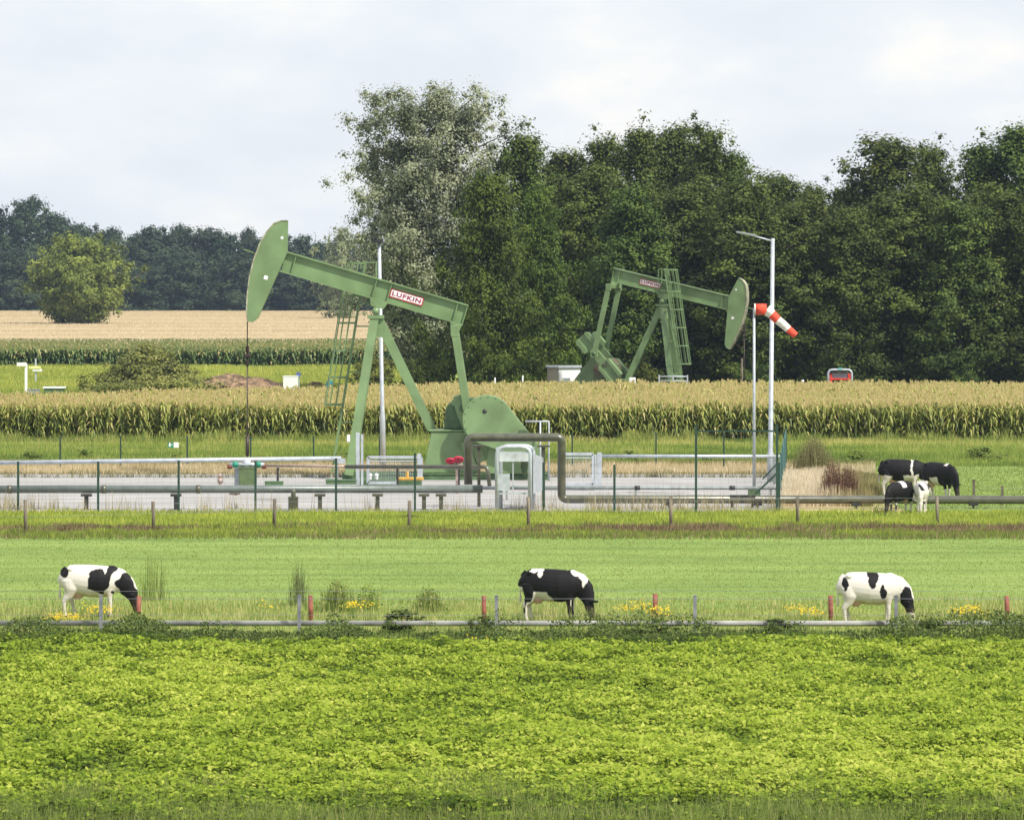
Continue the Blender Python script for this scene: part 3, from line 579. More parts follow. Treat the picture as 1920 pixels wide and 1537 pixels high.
# ------------------------------------------------------------------ pumpjack
def make_pumpjack(loc, rz, beam_deg, crank_deg, label, lmin):
    """x towards the horse head, y to its left, z up; samson pivot above the origin"""
    T = thing('pumpjack', label, 'pumpjack', loc, rz)
    g = M['pump']; PZ = 7.7; a = math.radians(beam_deg); ca, sa = math.cos(a), math.sin(a)
    def B(u, w_, y): return (u*ca-w_*sa, y, PZ+u*sa+w_*ca)      # beam frame
    # walking beam: I section
    m = MB()
    u0, u1, w0, w1 = -3.95, 4.75, .52, 1.44
    m.prism([(u0, w0+.04), (u1-.1, w0+.04), (u1, w1-.04), (u0, w1-.04)], -.03, .03, lambda p, q, t: B(p, q, t))
    for wv in (w0, w1): m.prism([(u0-.03, wv-.035), (u1, wv-.035), (u1, wv+.035), (u0-.03, wv+.035)], -.2, .2, lambda p, q, t: B(p, q, t))
    for u in (u0, -.35, .35, 4.2, u0+.45):
        for s_ in (-1, 1): m.prism([(u-.02, w0+.05), (u+.02, w0+.05), (u+.02, w1-.05), (u-.02, w1-.05)], s_*.032, s_*.17, lambda p, q, t: B(p, q, t))
    beam = m.build('walking_beam', g, T)
    # sign both sides
    for s_ in (1, -1):
        y0 = s_*.05; m = MB()
        uA, uB, wA, wB = -1.95, -.38, .80, 1.20
        m.prism([(uA, wA), (uB, wA), (uB, wB), (uA, wB)], y0, y0+s_*.02, lambda p, q, t: B(p, q, t)); sg = m.build('sign', M['signred'], T)
        m = MB(); m.prism([(uA+.05, wA+.05), (uB-.05, wA+.05), (uB-.05, wB-.05), (uA+.05, wB-.05)], y0+s_*.02, y0+s_*.028, lambda p, q, t: B(p, q, t)); m.build('sign_face', M['white'], sg)
        fc = bpy.data.curves.new('txt', 'FONT'); fc.body = 'LUFKIN'; fc.size = .30; fc.extrude = .004; fc.align_x = 'CENTER'; fc.align_y = 'CENTER'; fc.offset = .010; fc.space_character = 1.15
        to = bpy.data.objects.new('txt', fc); C.objects.link(to); dg = bpy.context.evaluated_depsgraph_get(); tm = bpy.data.meshes.new_from_object(to.evaluated_get(dg))
        bpy.data.objects.remove(to); 
        xs_ = [v.co.x for v in tm.vertices]; zs_ = [v.co.y for v in tm.vertices]; kx = 1.36/(max(xs_)-min(xs_)); kz = .20/(max(zs_)-min(zs_)); cx = (max(xs_)+min(xs_))/2; cz = (max(zs_)+min(zs_))/2
        for v in tm.vertices:
            lx = (v.co.x-cx)*kx*(-s_); lz = (v.co.y-cz)*kz
            v.co = Vector(B((uA+uB)/2+lx, (wA+wB)/2+lz, y0+s_*(.033+v.co.z)))
        tm.name = 'lettering'; link('lettering', tm, M['letter'], sg)
    # horse head: side profile in photo pixels of the raised machine, turned into the beam's own frame
    prof = [(540, 414), (528, 414), (514, 420), (500, 437), (488, 458), (477, 488), (469, 520), (465, 552), (463.5, 585), (465, 603), (474, 604), (484, 596), (498, 565), (527, 500), (539, 474)]
    aa = math.radians(16.4); pts = []
    for x, y in prof:
        dx = (705-x)/41.03; dz = (583.3-y)/41.03; pts.append((dx*math.cos(aa)+dz*math.sin(aa), -dx*math.sin(aa)+dz*math.cos(aa)))
    m = MB()
    for s_ in (-1, 1): m.prism(pts, s_*.2, s_*.24, lambda p, q, t: B(p, q, t))
    fcp = MB()
    for i in range(0, 9):
        (p0, q0), (p1, q1) = pts[i], pts[i+1]
        e_ = .012; fcp.prism([(p0-e_, q0), (p1-e_, q1), (p1+.05, q1+.01), (p0+.05, q0+.01)], -.27, .27, lambda p, q, t: B(p, q, t))
    for i in range(0, 15):
        (p0, q0), (p1, q1) = pts[i], pts[(i+1) % 15]
        m.add([B(p0, q0, -.2), B(p1, q1, -.2), B(p1, q1, .2), B(p0, q0, .2)], [(0, 1, 2, 3)])
    hh = m.build('horse_head', g, T); fcp.build('face_plate', M['lighter'], hh)
    for s_ in (-1, 1):
        for (u, w_, r) in ((5.25, .05, .09), (5.05, 2.0, .06)):
            m = MB(); m.prism([(u-r, w_-r), (u+r, w_-r), (u+r, w_+r), (u-r, w_+r)], s_*.242, s_*.252, lambda p, q, t: B(p, q, t)); m.build('white_plate', M['white'], hh)
    m = MB(); m.beam(B(5.75, .95, -.1), B(6.6, 1.0, -.1), .06, .06); m.build('rod_bracket', g, hh)
    # bridle cables, carrier bar, polished rod
    tip = B(pts[8][0], pts[8][1], 0); xf = 5.88
    m = MB()
    for s_ in (-.12, .12):
        path = [(B(pts[i][0]+.02, pts[i][1], s_)[0], s_, B(pts[i][0], pts[i][1], s_)[2]) for i in (3, 4, 5, 6, 7, 8)]
        low = path[-1][2]; m.tube(path, .02, 6); m.tube([path[-1], (xf, s_, low-.3), (xf, s_, 5.75)], .018, 6)
    m.build('bridle_cable', M['cable'], T)
    m = MB(); m.box((xf, 0, 5.68), (.26, .5, .14)); m.box((xf, 0, 5.95), (.16, .16, .3)); m.tube([(xf, 0, 5.62), (xf, 0, 5.2)], .07, 8); m.build('carrier_bar', M['cable'], T)
    m = MB(); m.tube([(xf, 0, 5.3), (xf, 0, 1.0)], .03, 8); m.tube([(xf, 0, 2.0), (xf, 0, 1.1)], .085, 8); m.build('polished_rod', M['cable'], T)
    # saddle bearing and samson post
    m = MB(); m.prism([(-.42, .5), (.42, .5), (.3, .18), (-.3, .18)], -.24, .24, lambda p, q, t: B(p, q, t)); m.tube([(0, -.42, PZ), (0, .42, PZ)], .17, 12); m.box((0, 0, PZ-.26), (.75, .8, .16)); m.build('saddle_bearing', g, T)
    for s_ in (-1, 1):
        m = MB(); m.beam((.06, s_*.22, PZ-.3), (1.2, s_*1.15, .25), .26, .40)
        m.build('leg', g, T)
    m = MB(); m.beam((-.12, 0, PZ-.35), (-2.55, 0, 2.3), .30, .42); m.prism([(-.35, PZ-1.2), (.35, PZ-1.2), (.28, PZ-.33), (-.3, PZ-.33)], -.25, .25, lambda p, q, t: (p, t, q)); m.build('rear_leg', g, T)
    for z in (2.6, 4.9):
        m = MB(); f = (PZ-.3-z)/(PZ-.55); m.beam((.06+1.14*f, -(.22+.93*f), z), (.06+1.14*f, .22+.93*f, z), .14, .14, (0, 0, 1)); m.build('cross_brace', g, T)
    # skid base, pedestal, gearbox
    m = MB()
    for s_ in (-1, 1):
        m.box((-3.2, s_*.95, .12), (9.4, .22, .24)); m.box((-3.2, s_*.95, .30), (9.4, .3, .06))
    for x in (1.2, -.8, -2.4, -4.4, -6.2, -7.7): m.box((x, 0, .2), (.25, 1.7, .16))
    m.build('skid_base', M['pumpdark'], T)
    m = MB(); m.prism([(-4.75, .34), (-2.15, .34), (-2.55, 2.22), (-4.25, 2.22)], -.78, .78, lambda p, q, t: (p, t, q)); m.box((-3.4, 0, 2.27), (1.95, 1.7, .08)); m.build('pedestal', g, T, .03)
    SX, SZ = -3.95, 3.3
    m = MB(); m.prism([(-4.9, 2.32), (-3.1, 2.32), (-3.2, 3.3), (-3.6, 3.75), (-4.5, 3.75), (-4.95, 3.2)], -.5, .5, lambda p, q, t: (p, t, q)); m.tube([(SX, -1.05, SZ), (SX, 1.05, SZ)], .15, 12); m.build('gearbox', M['gear'] if lmin < -1 else M['pumpdark'], T, .04)
    # cranks + weights + pitmans
    c = math.radians(crank_deg); cx, cz = math.cos(c), math.sin(c); px_, pz_ = SX+cx*1.02, SZ+cz*1.02
    E = B(-3.72, .15, 0)
    for s_ in (-1, 1):
        def K(l, k, t): return (SX+cx*l-cz*k, t, SZ+cz*l+cx*k)
        m = MB(); m.prism([(lmin, -.22), (-.2, -.30), (.2, -.32), (2.6, -.24), (2.6, .24), (.2, .32), (-.2, .30), (lmin, .22)], s_*.78, s_*.98, K); cr_ = m.build('crank_arm', g, T, .02)
        for k0 in (1, -1):
            m = MB(); m.prism([(1.35, k0*.26), (2.6, k0*.26), (2.62, k0*.44), (2.45, k0*.62), (1.5, k0*.62)], s_*.66, s_*1.10, K); m.build('counterweight', g, cr_, .03)
            if lmin < -1: m = MB(); m.prism([(lmin, k0*.24), (.2, k0*.32), (.1, k0*.55), (lmin+.05, k0*.55)], s_*.66, s_*1.10, K); m.build('counterweight', g, cr_, .03)
        y2 = s_*1.22
        m = MB(); m.tube([(px_, s_*.98, pz_), (px_, s_*1.34, pz_)], .17, 10); m.build('crank_pin', M['pumpdark'], cr_)
        m = MB(); ev = Vector((E[0], y2*.95, E[2])); bt = Vector((px_, y2, pz_)); m.beam(ev, bt, .2, .34); m.box(ev, (.36, .24, .5)); m.box(bt, (.5, .22, .5)); m.build('pitman_arm', g, T, .02)
    m = MB(); m.beam((E[0], -1.25, E[2]+.06), (E[0], 1.25, E[2]+.06), .3, .36, (0, 0, 1)); m.prism([(-3.95, .5), (-3.4, .5), (-3.5, .1), (-3.9, .1)], -.22, .22, lambda p, q, t: B(p, q, t)); m.tube([(E[0], -.35, E[2]+.1), (E[0], .35, E[2]+.1)], .2, 10); m.build('equalizer', g, T, .02)
    # belt guard on the left side
    ccx, ccz, r = -5.1, 2.78, 1.14; pl = []
    for k in range(0, 15): t_ = math.radians(40+k*12.2); pl.append((ccx-math.cos(math.radians(180)-t_)*0+math.cos(t_)*r, ccz+math.sin(t_)*r))
    pl = [(ccx+r*math.cos(math.radians(q)), ccz+r*math.sin(math.radians(q))) for q in range(-75, 136, 14)]
    pl += [(-7.55, 1.5), (-7.62, 1.2), (-7.35, 1.02), (-6.9, .98)]
    m = MB(); m.prism(pl, 1.42, 1.72, lambda p, q, t: (p, t, q)); bgd = m.build('belt_guard', g, T, .03)
    m = MB(); m.tube([(ccx+.12, 1.725, ccz+.40), (ccx+.12, 1.74, ccz+.40)], .10, 12); m.tube([(-6.25, 1.725, 2.0), (-6.25, 1.74, 2.0)], .05, 8); m.tube([(-5.75, 1.725, 1.85), (-5.75, 1.74, 1.85)], .05, 8); m.build('hole_shade_disc', M['dark'], bgd)  # dark discs on the solid plate, painting the shade inside holes
    m = MB()
    for q_ in range(-60, 131, 19): m.tube([(ccx+(r-.1)*math.cos(math.radians(q_)), 1.72, ccz+(r-.1)*math.sin(math.radians(q_))), (ccx+(r-.1)*math.cos(math.radians(q_)), 1.745, ccz+(r-.1)*math.sin(math.radians(q_)))], .028, 6)
    m.build('rim_bolts', M['pumpdark'], bgd)
    m = MB(); m.prism([(-6.7, .34), (-5.0, .34), (-5.2, 1.7), (-6.3, 1.7)], 1.0, 1.3, lambda p, q, t: (p, t, q)); m.box((-7.1, .3, .75), (1.0, .8, .7)); m.tube([(-7.0, -.4, 1.25), (-7.0, 1.2, 1.25)], .35, 14); m.build('motor', g, T, .02)
    # ladder with safety cage on the right side
    m = MB(); LY = -.95; zt = 10.0; zb = .3
    def LP(z, dx=0, dy=0): f = 1-(z-zb)/(zt-zb); return Vector((.50+1.55*f+dx, LY-.25*f+dy, z))
    for dy in (-.22, .22): m.beam(LP(zb, 0, dy), LP(zt, 0, dy), .07, .10)
    z = .6
    while z < 9.9: m.tube([LP(z, 0, -.22), LP(z, 0, .22)], .022, 5); z += .3
    for z in (2.6, 4.9, 7.0): m.beam(LP(z), Vector((.06+1.14*(PZ-.3-z)/(PZ-.55), -(.22+.93*(PZ-.3-z)/(PZ-.55)), z)), .06, .06)
    ld = m.build('ladder', g, T)
    m = MB(); n = 8
    def hoop(z): return [LP(z, .85*math.sin(math.pi*k/n), -.32*math.cos(math.pi*k/n)*(1+.15*math.sin(math.pi*k/n))) for k in range(n+1)]
    hz = [3.4, 4.65, 5.9, 7.15, 8.4, 9.9]
    for z in hz:
        h_ = hoop(z)
        for k in range(n): m.beam(h_[k], h_[k+1], .012, .09)
    for k in range(1, n, 1):
        for i in range(len(hz)-1): m.beam(hoop(hz[i])[k], hoop(hz[i+1])[k], .045, .018, (1, 0, 0))
    m.build('cage', g, ld)
    m = MB(); m.box((.35, -.62, 8.95), (.8, .8, .05))
    for x, y in ((0, -1.0), (.0, -.25), (.72, -1.0)): m.beam((x, y, 8.95), (x, y, 9.95), .05, .05)
    m.beam((0, -1, 9.93), (.72, -1, 9.93), .05, .05); m.beam((0, -1, 9.93), (0, -.25, 9.93), .05, .05, (0, 0, 1)); m.build('platform', g, T)
    m = MB(); m.box((1.2, 1.42, 1.95), (.14, .02, .32)) ; m.build('white_plate', M['white'], T)
    return T
D1 = 195.0
make_pumpjack(G(705, D1), math.radians(180), 16.4, 250, 'large green pumpjack with raised horse head standing on the gravel yard', -.6)
D2 = 296.0
make_pumpjack(G(1243, D2), math.radians(-20), -13.0, 131, 'smaller looking green pumpjack behind the maize with lowered horse head, ladder facing the viewer', -1.35)

# ------------------------------------------------------------------ street furniture and yard equipment
def cyl(x, ytop, D, wpx, m, zb=0, n=10): 
    mb = MB(G(x, D)); p = W(x, ytop, D); mb.tube([(p.x, D, zb), tuple(p)], wpx/2*D/F, n); return mb
# lamp posts
t = thing('lamp_post', 'tall grey lamp post with single arm behind the windsock', 'lamp post', G(1444, 192))
p = W(1449, 447, 192); b = G(1444, 192)
mb = MB(b); mb.tube([b, b+(p-b)*.12, b+(p-b)*.13, p], [.145, .14, .11, .085], 12); mb.build('pole', M['galv'], t)
mb = MB(b); a1 = W(1448, 452, 192); a2 = W(1408, 441, 192); mb.tube([a1, a2], .035, 8); mb.build('arm', M['galv'], t)
mb = MB(b); a3 = W(1380, 435, 192); mb.beam(a2+Vector((.2, 0, -.02)), a3, .32, .09); mb.build('lamp_head', M['galvdark'], t, .02)
t = thing('lamp_post', 'tall grey lamp post with dark square head behind the large pumpjack legs', 'lamp post', G(719, 203))
p = W(711, 458, 203); b = G(719, 203)
mb = MB(b); mb.tube([b, b+(p-b)*.25, b+(p-b)*.26, p], [.13, .13, .10, .08], 12); mb.build('pole', M['galv'], t)
mb = MB(b); mb.box(W(707, 452, 203), (.55, .5, .22)); mb.box(W(703, 449, 203)+Vector((-.05, -.1, .12)), (.35, .5, .08)); mb.build('lamp_head', M['dark'], t, .02)
# windsock: pole carries the sock
b = G(1414, 178); t = thing('windsock', 'red and white striped windsock drooping from a thin grey pole', 'windsock', b)
mb = MB(b); mb.tube([b, W(1414, 578, 178)], [.07, .05], 10); mb.build('pole', M['galv'], t)
mb = MB(b); mb.box(b+Vector((0, 0, .2)), (.5, .5, .4)); mb.build('foot', M['pumpdark'], t)
cen = [(1415, 580, 10.5), (1437, 580, 10.5), (1447, 589, 9), (1458, 600, 8.2), (1467, 607, 7.8), (1478, 617, 7.2), (1492, 629, 6.2)]
cols = ['sock_red', 'sock_white', 'sock_red', 'sock_red', 'sock_white', 'sock_red']
def ring(i): 
    x, y, r = cen[i]; return W(x, y, 178), r*178/F
for nm, i0, i1, c_ in (('red_band', 0, 1, 'sock_red'), ('white_band', 1, 2, 'sock_white'), ('red_band', 2, 3, 'sock_red'), ('white_band', 3, 5, 'sock_white'), ('red_band', 5, 6, 'sock_red')):
    mb = MB(b); pts = []; rs = []
    for i in range(i0, i1+1): q, r = ring(i); pts.append(q); rs.append(r)
    mb.tube(pts, rs, 16, cap=(i1 == 1)); o = mb.build(nm, M[c_], t)
mb = MB(b); q, r = ring(0); mb.tube([q+Vector((-.02, 0, 0)), q+Vector((.03, 0, 0))], r*1.04, 16, cap=False); mb.build('hoop', M['sock_white'], t)

# pipes ---------------------------------------------------------------
def bend(pts, r):
    out = [Vector(pts[0])]
    for i in range(1, len(pts)-1):
        a, b_, c_ = Vector(pts[i-1]), Vector(pts[i]), Vector(pts[i+1]); d1 = (a-b_).normalized(); d2 = (c_-b_).normalized()
        for k in range(6): s_ = k/5; out.append((b_+d1*r)*(1-s_)**2+2*b_*(1-s_)*s_+(b_+d2*r)*s_**2)
    out.append(Vector(pts[-1])); return out
DP = 168.5
zp = 1.0
PA = [W(-60, 917, DP), W(905, 916.5, DP)]
t = thing('pipeline', 'grey green pipeline on low T supports crossing the front of the gravel yard', 'pipeline', G(0, DP))
o0 = G(0, DP)
mb = MB(o0); mb.tube(PA, .155, 16); mb.build('pipe', M['olive2'], t)
for x in (162, 330, 600, 708, 795, 827):
    mb = MB(o0); mb.box(W(x, 928, DP), (.42, .3, .1)); q = W(x, 930, DP); mb.box((q.x, DP, q.z/2), (.16, .16, q.z)); mb.box((q.x, DP, .03), (.35, .35, .06)); mb.build('support', M['dark'] if x < 400 else M['olive'], t)
for x in (18, 195, 372): mb = MB(o0); mb.tube([W(x-4, 917, DP), W(x+4, 917, DP)], .17, 14); mb.build('clamp', M['olive'], t)
# expansion loop
t = thing('pipeline', 'olive pipe loop rising over the steel gate portal and running to the right edge', 'pipeline', G(1000, 169.5)); o0 = G(1000, 169.5); D_ = 169.5
mb = MB(o0); mb.tube(bend([W(878, 908, D_), W(878, 820, D_), W(1053, 820, D_), W(1053, 935.5, D_+.5), W(1990, 937, D_+.5)], .22), .165, 16); mb.build('pipe', M['olive'], t)
for x in (1255, 1420, 1605, 1825):
    q = W(x, 942, D_+.5); mb = MB(o0); mb.box((q.x, q.y, q.z-.05), (.36, .3, .14)); mb.box((q.x, q.y, q.z/2-.05), (.1, .1, max(.1, q.z-.05))); mb.build('support', M['dark'], t)
q = W(1392, 950, D_+.5); mb = MB(o0); mb.box((q.x, q.y, .45), (1.0, .3, .2)); mb.box((q.x-.4, q.y, .2), (.1, .2, .4)); mb.box((q.x+.4, q.y, .2), (.1, .2, .4)); mb.build('cradle', M['dark'], t)
for x in (898, 1019):
    q = W(x, 838, D_+1.2); mb = MB(o0); mb.box((q.x, q.y, q.z/2), (.13, .13, q.z)); mb.box((q.x, q.y, q.z+.04), (.5, .3, .08)); mb.build('support', M['olive'], t)
# flowline across the yard
t = thing('flowline_pipe', 'thin olive pipe running from the green wellhead box and bending down at the portal', 'pipe', G(700, 182)); o0 = G(700, 182)
mb = MB(o0); mb.tube(bend([W(648, 875, 182), W(914, 875, 178), W(918, 912, 178)], .2), .085, 12); mb.build('pipe', M['olive'], t)
mb = MB(o0); mb.tube([W(497, 873, 184), W(648, 874.5, 182)], .05, 10); mb.build('thin_pipe', M['brass'], t)
for x, s_ in ((520, 1), (745, 1), (860, 1)):
    q = W(x, 877, 182); mb = MB(o0); mb.box((q.x, 182.3, q.z/2), (.1, .1, q.z)); mb.build('support', M['dark'], t)
# galvanised pipes / rails
t = thing('guard_rail', 'galvanised top rail along the back of the yard left of the gate', 'rail', G(300, 190)); o0 = G(300, 190)
mb = MB(o0); mb.tube([W(-60, 868, 190), W(640, 859, 190)], .095, 12); mb.build('rail', M['galv'], t)
mb = MB(o0); mb.box(W(640, 864, 190), (.35, .15, .22)); mb.build('clamp', M['galv'], t)
for x in (632,): q = W(x, 862, 190); mb = MB(o0); mb.box((q.x, 190, q.z/2), (.13, .13, q.z)); mb.build('post', M['galvdark'], t)
t = thing('guard_rail', 'galvanised top rail between the steel gate and the right lamp post', 'rail', G(1300, 190)); o0 = G(1300, 190)
mb = MB(o0); mb.tube([W(1128, 855, 190), W(1462, 855.5, 190)], .075, 12); mb.build('rail', M['galv'], t)
q = W(1452, 856, 190); mb = MB(o0); mb.box((q.x, 190, q.z/2), (.12, .12, q.z)); mb.build('post', M['galvdark'], t)
t = thing('guard_rail', 'slim galvanised lower pipe right of the portal with dark clamps', 'rail', G(1200, 176)); o0 = G(1200, 176)
mb = MB(o0); mb.tube([W(905, 914.5, 176), W(1455, 914.5, 176)], .075, 12); mb.build('rail', M['galvdark'], t)
for x in (1195, 1373): mb = MB(o0); mb.tube([W(x-5, 914.5, 176), W(x+5, 914.5, 176)], .095, 10); mb.build('clamp', M['dark'], t)
for x in (950, 1192, 1445): q = W(x, 914, 176); mb = MB(o0); mb.box((q.x, 176, q.z/2), (.08, .08, q.z)); mb.build('post', M['galvdark'], t)
# portal gate
D_ = 167.6; b = G(962, D_); t = thing('gate_portal', 'galvanised steel walk-through gate with rounded top and white panel under the olive pipe loop', 'gate', b)
mb = MB(b); pts = bend([W(932, 962, D_), W(932, 838, D_), W(994, 838, D_), W(994, 962, D_)], .35)
for dd in (0, 1.1): mb.tube([p_+Vector((dd*.12, dd, 0)) for p_ in pts], .085, 10)
for x in (932, 994): mb.beam(W(x, 842, D_), W(x, 842, D_)+Vector((.12, 1.1, 0)), .1, .1)
mb.beam(W(936, 849, D_), W(991, 849, D_), .06, .10); mb.build('frame', M['galv'], t)
mb = MB(b); mb.box(W(963.5, 857, D_-.05), (1.15, .03, .34)); mb.build('name_panel', mat('pale grey panel', (.50, .53, .56), .5), t)
mb = MB(b); mb.box(W(944, 904, D_-.05), (.50, .05, .66)); mb.build('lower_panel', M['galv'], t)
mb = MB(b); mb.beam(W(962, 850, D_), W(962, 925, D_), .05, .05); mb.beam(W(934, 925, D_), W(994, 925, D_), .06, .06); mb.beam(W(962, 911, D_), W(994, 911, D_), .05, .05); mb.build('door_frame', M['galv'], t)
mb = MB(b); a_ = W(998, 852, D_); c_ = W(1019, 858, D_+3.0)
mb.add([W(998, 850, D_), W(1018, 858, D_+2.5), W(1018, 918, D_+2.5), W(998, 926, D_)], [(0, 1, 2, 3)]); mb.add([W(998, 850, D_)+Vector((.03, 0, 0)), W(1018, 858, D_+2.5)+Vector((.03, 0, 0)), W(1018, 918, D_+2.5)+Vector((.03, 0, 0)), W(998, 926, D_)+Vector((.03, 0, 0))], [(0, 1, 2, 3)]); mb.build('side_wing', M['galv'], t)
# sliding gate frames
def gate(x0, x1, y0, y1, D, label, posts, tall):
    b = G((x0+x1)/2, D); t = thing('steel_gate', label, 'gate', b)
    mb = MB(b); A_, B_, C_, E_ = W(x0, y0, D), W(x1, y0, D), W(x1, y1, D), W(x0, y1, D)
    for p_, q_ in ((A_, B_), (B_, C_), (C_, E_), (E_, A_)): mb.beam(p_, q_, .09, .12)
    mb.beam(W(x0, y0+7, D), W(x1, y0+7, D), .05, .05); mb.build('frame', M['galv'], t)
    mb = MB(b); k = x0
    while k < x1: mb.beam(W(k, y0, D), W(k, y1, D), .012, .012); k += 3.2
    mb.build('infill', M['galv'], t)
    for xp, yt, wd in tall: q = W(xp, yt, D); mb = MB(b); mb.box((q.x, D, q.z/2), (wd, .14, q.z)); mb.build('gate_post', M['galv'], t)
gate(690, 790, 857, 905, 186, 'galvanised sliding gate beside the front leg of the large pumpjack', 0, [(671, 811, .16), (679, 814, .10), (786, 850, .16)])
gate(1056, 1112, 851, 909, 184, 'galvanised mesh gate right of the olive pipe riser', 0, [(1124, 848, .2), (1117, 852, .08)])
# handrail round the motor
b = G(1008, 193); t = thing('hand_rail', 'pale grey safety handrail behind the belt guard of the large pumpjack', 'handrail', b)
mb = MB(b); mb.tube([W(985, 790, 193), W(1029, 790, 193), W(1029, 905, 193)], .045, 8); mb.tube([W(1013, 790, 193), W(1013, 905, 193)], .04, 8); mb.tube([W(1013, 905, 193), W(1055, 905, 193)], .05, 8); mb.build('rail', M['galv'], t)

# fences ------------------------------------------------------------------
def mesh_panel(mb, a, b, z0, z1, dx=.3, dz=.5, r=.0028):
    a = Vector(a); b = Vector(b); n = max(2, int((b-a).length/dx)); 
    for i in range(n+1): p_ = a+(b-a)*i/n; mb.beam((p_.x, p_.y, z0), (p_.x, p_.y, z1), r, r)
    z = z0
    while z <= z1+.01: mb.beam((a.x, a.y, z), (b.x, b.y, z), r*1.4, r*1.4, (0, 0, 1)); z += dz
def fence(pts, label, cat, m, mesh=True, pw=.06, name='mesh_fence', wire=None, mm=None, round_=False):
    """pts [(X,Y,height)]"""
    t = thing(name, label, cat, (pts[0][0], pts[0][1], 0)); o0 = (pts[0][0], pts[0][1], 0)
    for X, Y, h in pts:
        mb = MB(o0)
        if round_: mb.tube([(X, Y, -.1), (X+random.uniform(-.03, .03), Y, h)], pw/2, 8)
        else: mb.box((X, Y, h/2), (pw, pw, h)); 
        if not round_: mb.box((X, Y, h+.01), (pw*1.2, pw*1.2, .02))
        mb.build('post', m, t)
    if mesh:
        for i in range(len(pts)-1):
            mb = MB(o0); mesh_panel(mb, (pts[i][0], pts[i][1], 0), (pts[i+1][0], pts[i+1][1], 0), .05, min(pts[i][2], pts[i+1][2])-.05); mb.build('mesh_panel', mm or m, t)
    if wire:
        mb = MB(o0)
        for z, r in wire: mb.tube([(X, Y-.03, z) for X, Y, h in pts], r, 4)
        mb.build('wire', M['greypost'], t)
    return t
def fp(x, ytop, D): q = W(x, ytop, D); return (q.x, D, q.z)
fence([fp(x, yt, 166.9) for x, yt in ((-116, 866), (34, 866), (184, 866), (335, 864), (479, 865), (630, 860), (778, 850))], 'dark green mesh fence in front of the gravel yard left of the portal', 'fence', M['postgreen'], pw=.085)
fence([fp(x, yt, 166.9) for x, yt in ((1019, 868), (1152, 872), (1305, 797), (1457, 797))], 'dark green mesh fence before the yard right of the portal, ending in two tall posts', 'fence', M['postgreen'], pw=.09)
mb = MB(G(1305, 166.9)); mb.beam(W(1305, 808, 166.9), W(1457, 808, 166.9), .05, .06); o = mb.build('fence_rail', M['postgreen']); o.location = G(1305, 166.9); tag(o, 'dark green top rail joining the two tall posts of the yard fence', 'rail')
fence([fp(1461, 868, 167.3), fp(1464, 850, 176), fp(1467, 837, 186), fp(1471, 822, 197), fp(1474, 813, 206)], 'teal mesh side fence running away at the right end of the yard', 'fence', M['postgreen'], mesh=False, pw=.07)
t = bpy.data.objects[-1] if False else None
sf = [o for o in C.objects if o.get('label', '').startswith('teal mesh side')][0]
mb = MB((sf.location.x, sf.location.y, 0)); seg = [G(1461, 167.3), G(1464, 176), G(1467, 186), G(1471, 197), G(1474, 206)]
for i in range(4): mesh_panel(mb, seg[i], seg[i+1], .05, 2.0, .16, .2, .009)
mb.build('mesh_panel', M['teal'], sf)
mb = MB((sf.location.x, sf.location.y, 0)); mb.beam(W(1459, 885, 170), W(1416, 926, 170), .07, .07); mb.beam(W(1458, 868, 178), W(1430, 898, 178), .06, .06); mb.build('brace', M['postgreen'], sf)
fence([fp(x, 818 if x < 1000 else 812, 205) for x in (-12, 113, 226, 351, 470, 588, 712, 835, 950, 1073, 1230, 1357, 1470)], 'dark green mesh fence along the back of the yard in front of the maize', 'fence', M['postgreen'], pw=.075)
fence([fp(x, yt, D) for x, yt, D in ((-190, 938, 155), (48, 937, 153), (288, 940, 155.5), (514, 935, 157), (767, 938, 157), (991, 932, 157), (1258, 930, 157), (1496, 932, 159.5), (1758, 930, 159.5), (2010, 930, 159.5))], 'row of weathered wooden posts with thin wire on the bank below the yard', 'fence', M['wood'], mesh=False, pw=.13, name='wire_fence', wire=[(.95, .005), (.6, .005)], round_=True)
fence([fp(x, 1117, 109.2) for x in (-183, 189, 561, 931, 1303, 1680, 2055)], 'thin grey metal posts with a wire just in front of the low pipe', 'fence', M['greypost'], mesh=False, pw=.085, name='wire_fence', wire=[(.92, .005), (.5, .004)])
fence([fp(x, y, 113.5) for x, y in ((-66, 1118), (259, 1117), (583, 1116), (908, 1117), (1229, 1113), (1558, 1116), (1889, 1117))], 'short red brown stained posts with a wire behind the low pipe', 'fence', M['redpost'], mesh=False, pw=.125, name='wire_fence', wire=[(.8, .004)], round_=True)
fence([fp(x, 900, 172.5) for x in (1826,)] + [fp(1879, 912, 172.5), fp(2000, 912, 172.5)], 'small dark stakes in the pasture at the far right behind the olive pipe', 'fence', M['wood'], mesh=False, pw=.1, name='wire_fence', wire=[(.7, .005)])
# low pipe in front
mb = MB(G(960, 109.6)); mb.tube([W(-80, 1168, 109.6), W(2000, 1168.5, 109.6)], .07, 16); o = mb.build('low_pipe', mat('pale grey low pipe', (.29, .285, .28), .6, .1, var=.25, scale=1.5)); o.location = G(960, 109.6)
tag(o, 'long pale grey pipe lying low across the picture behind the foreground crop', 'pipe')

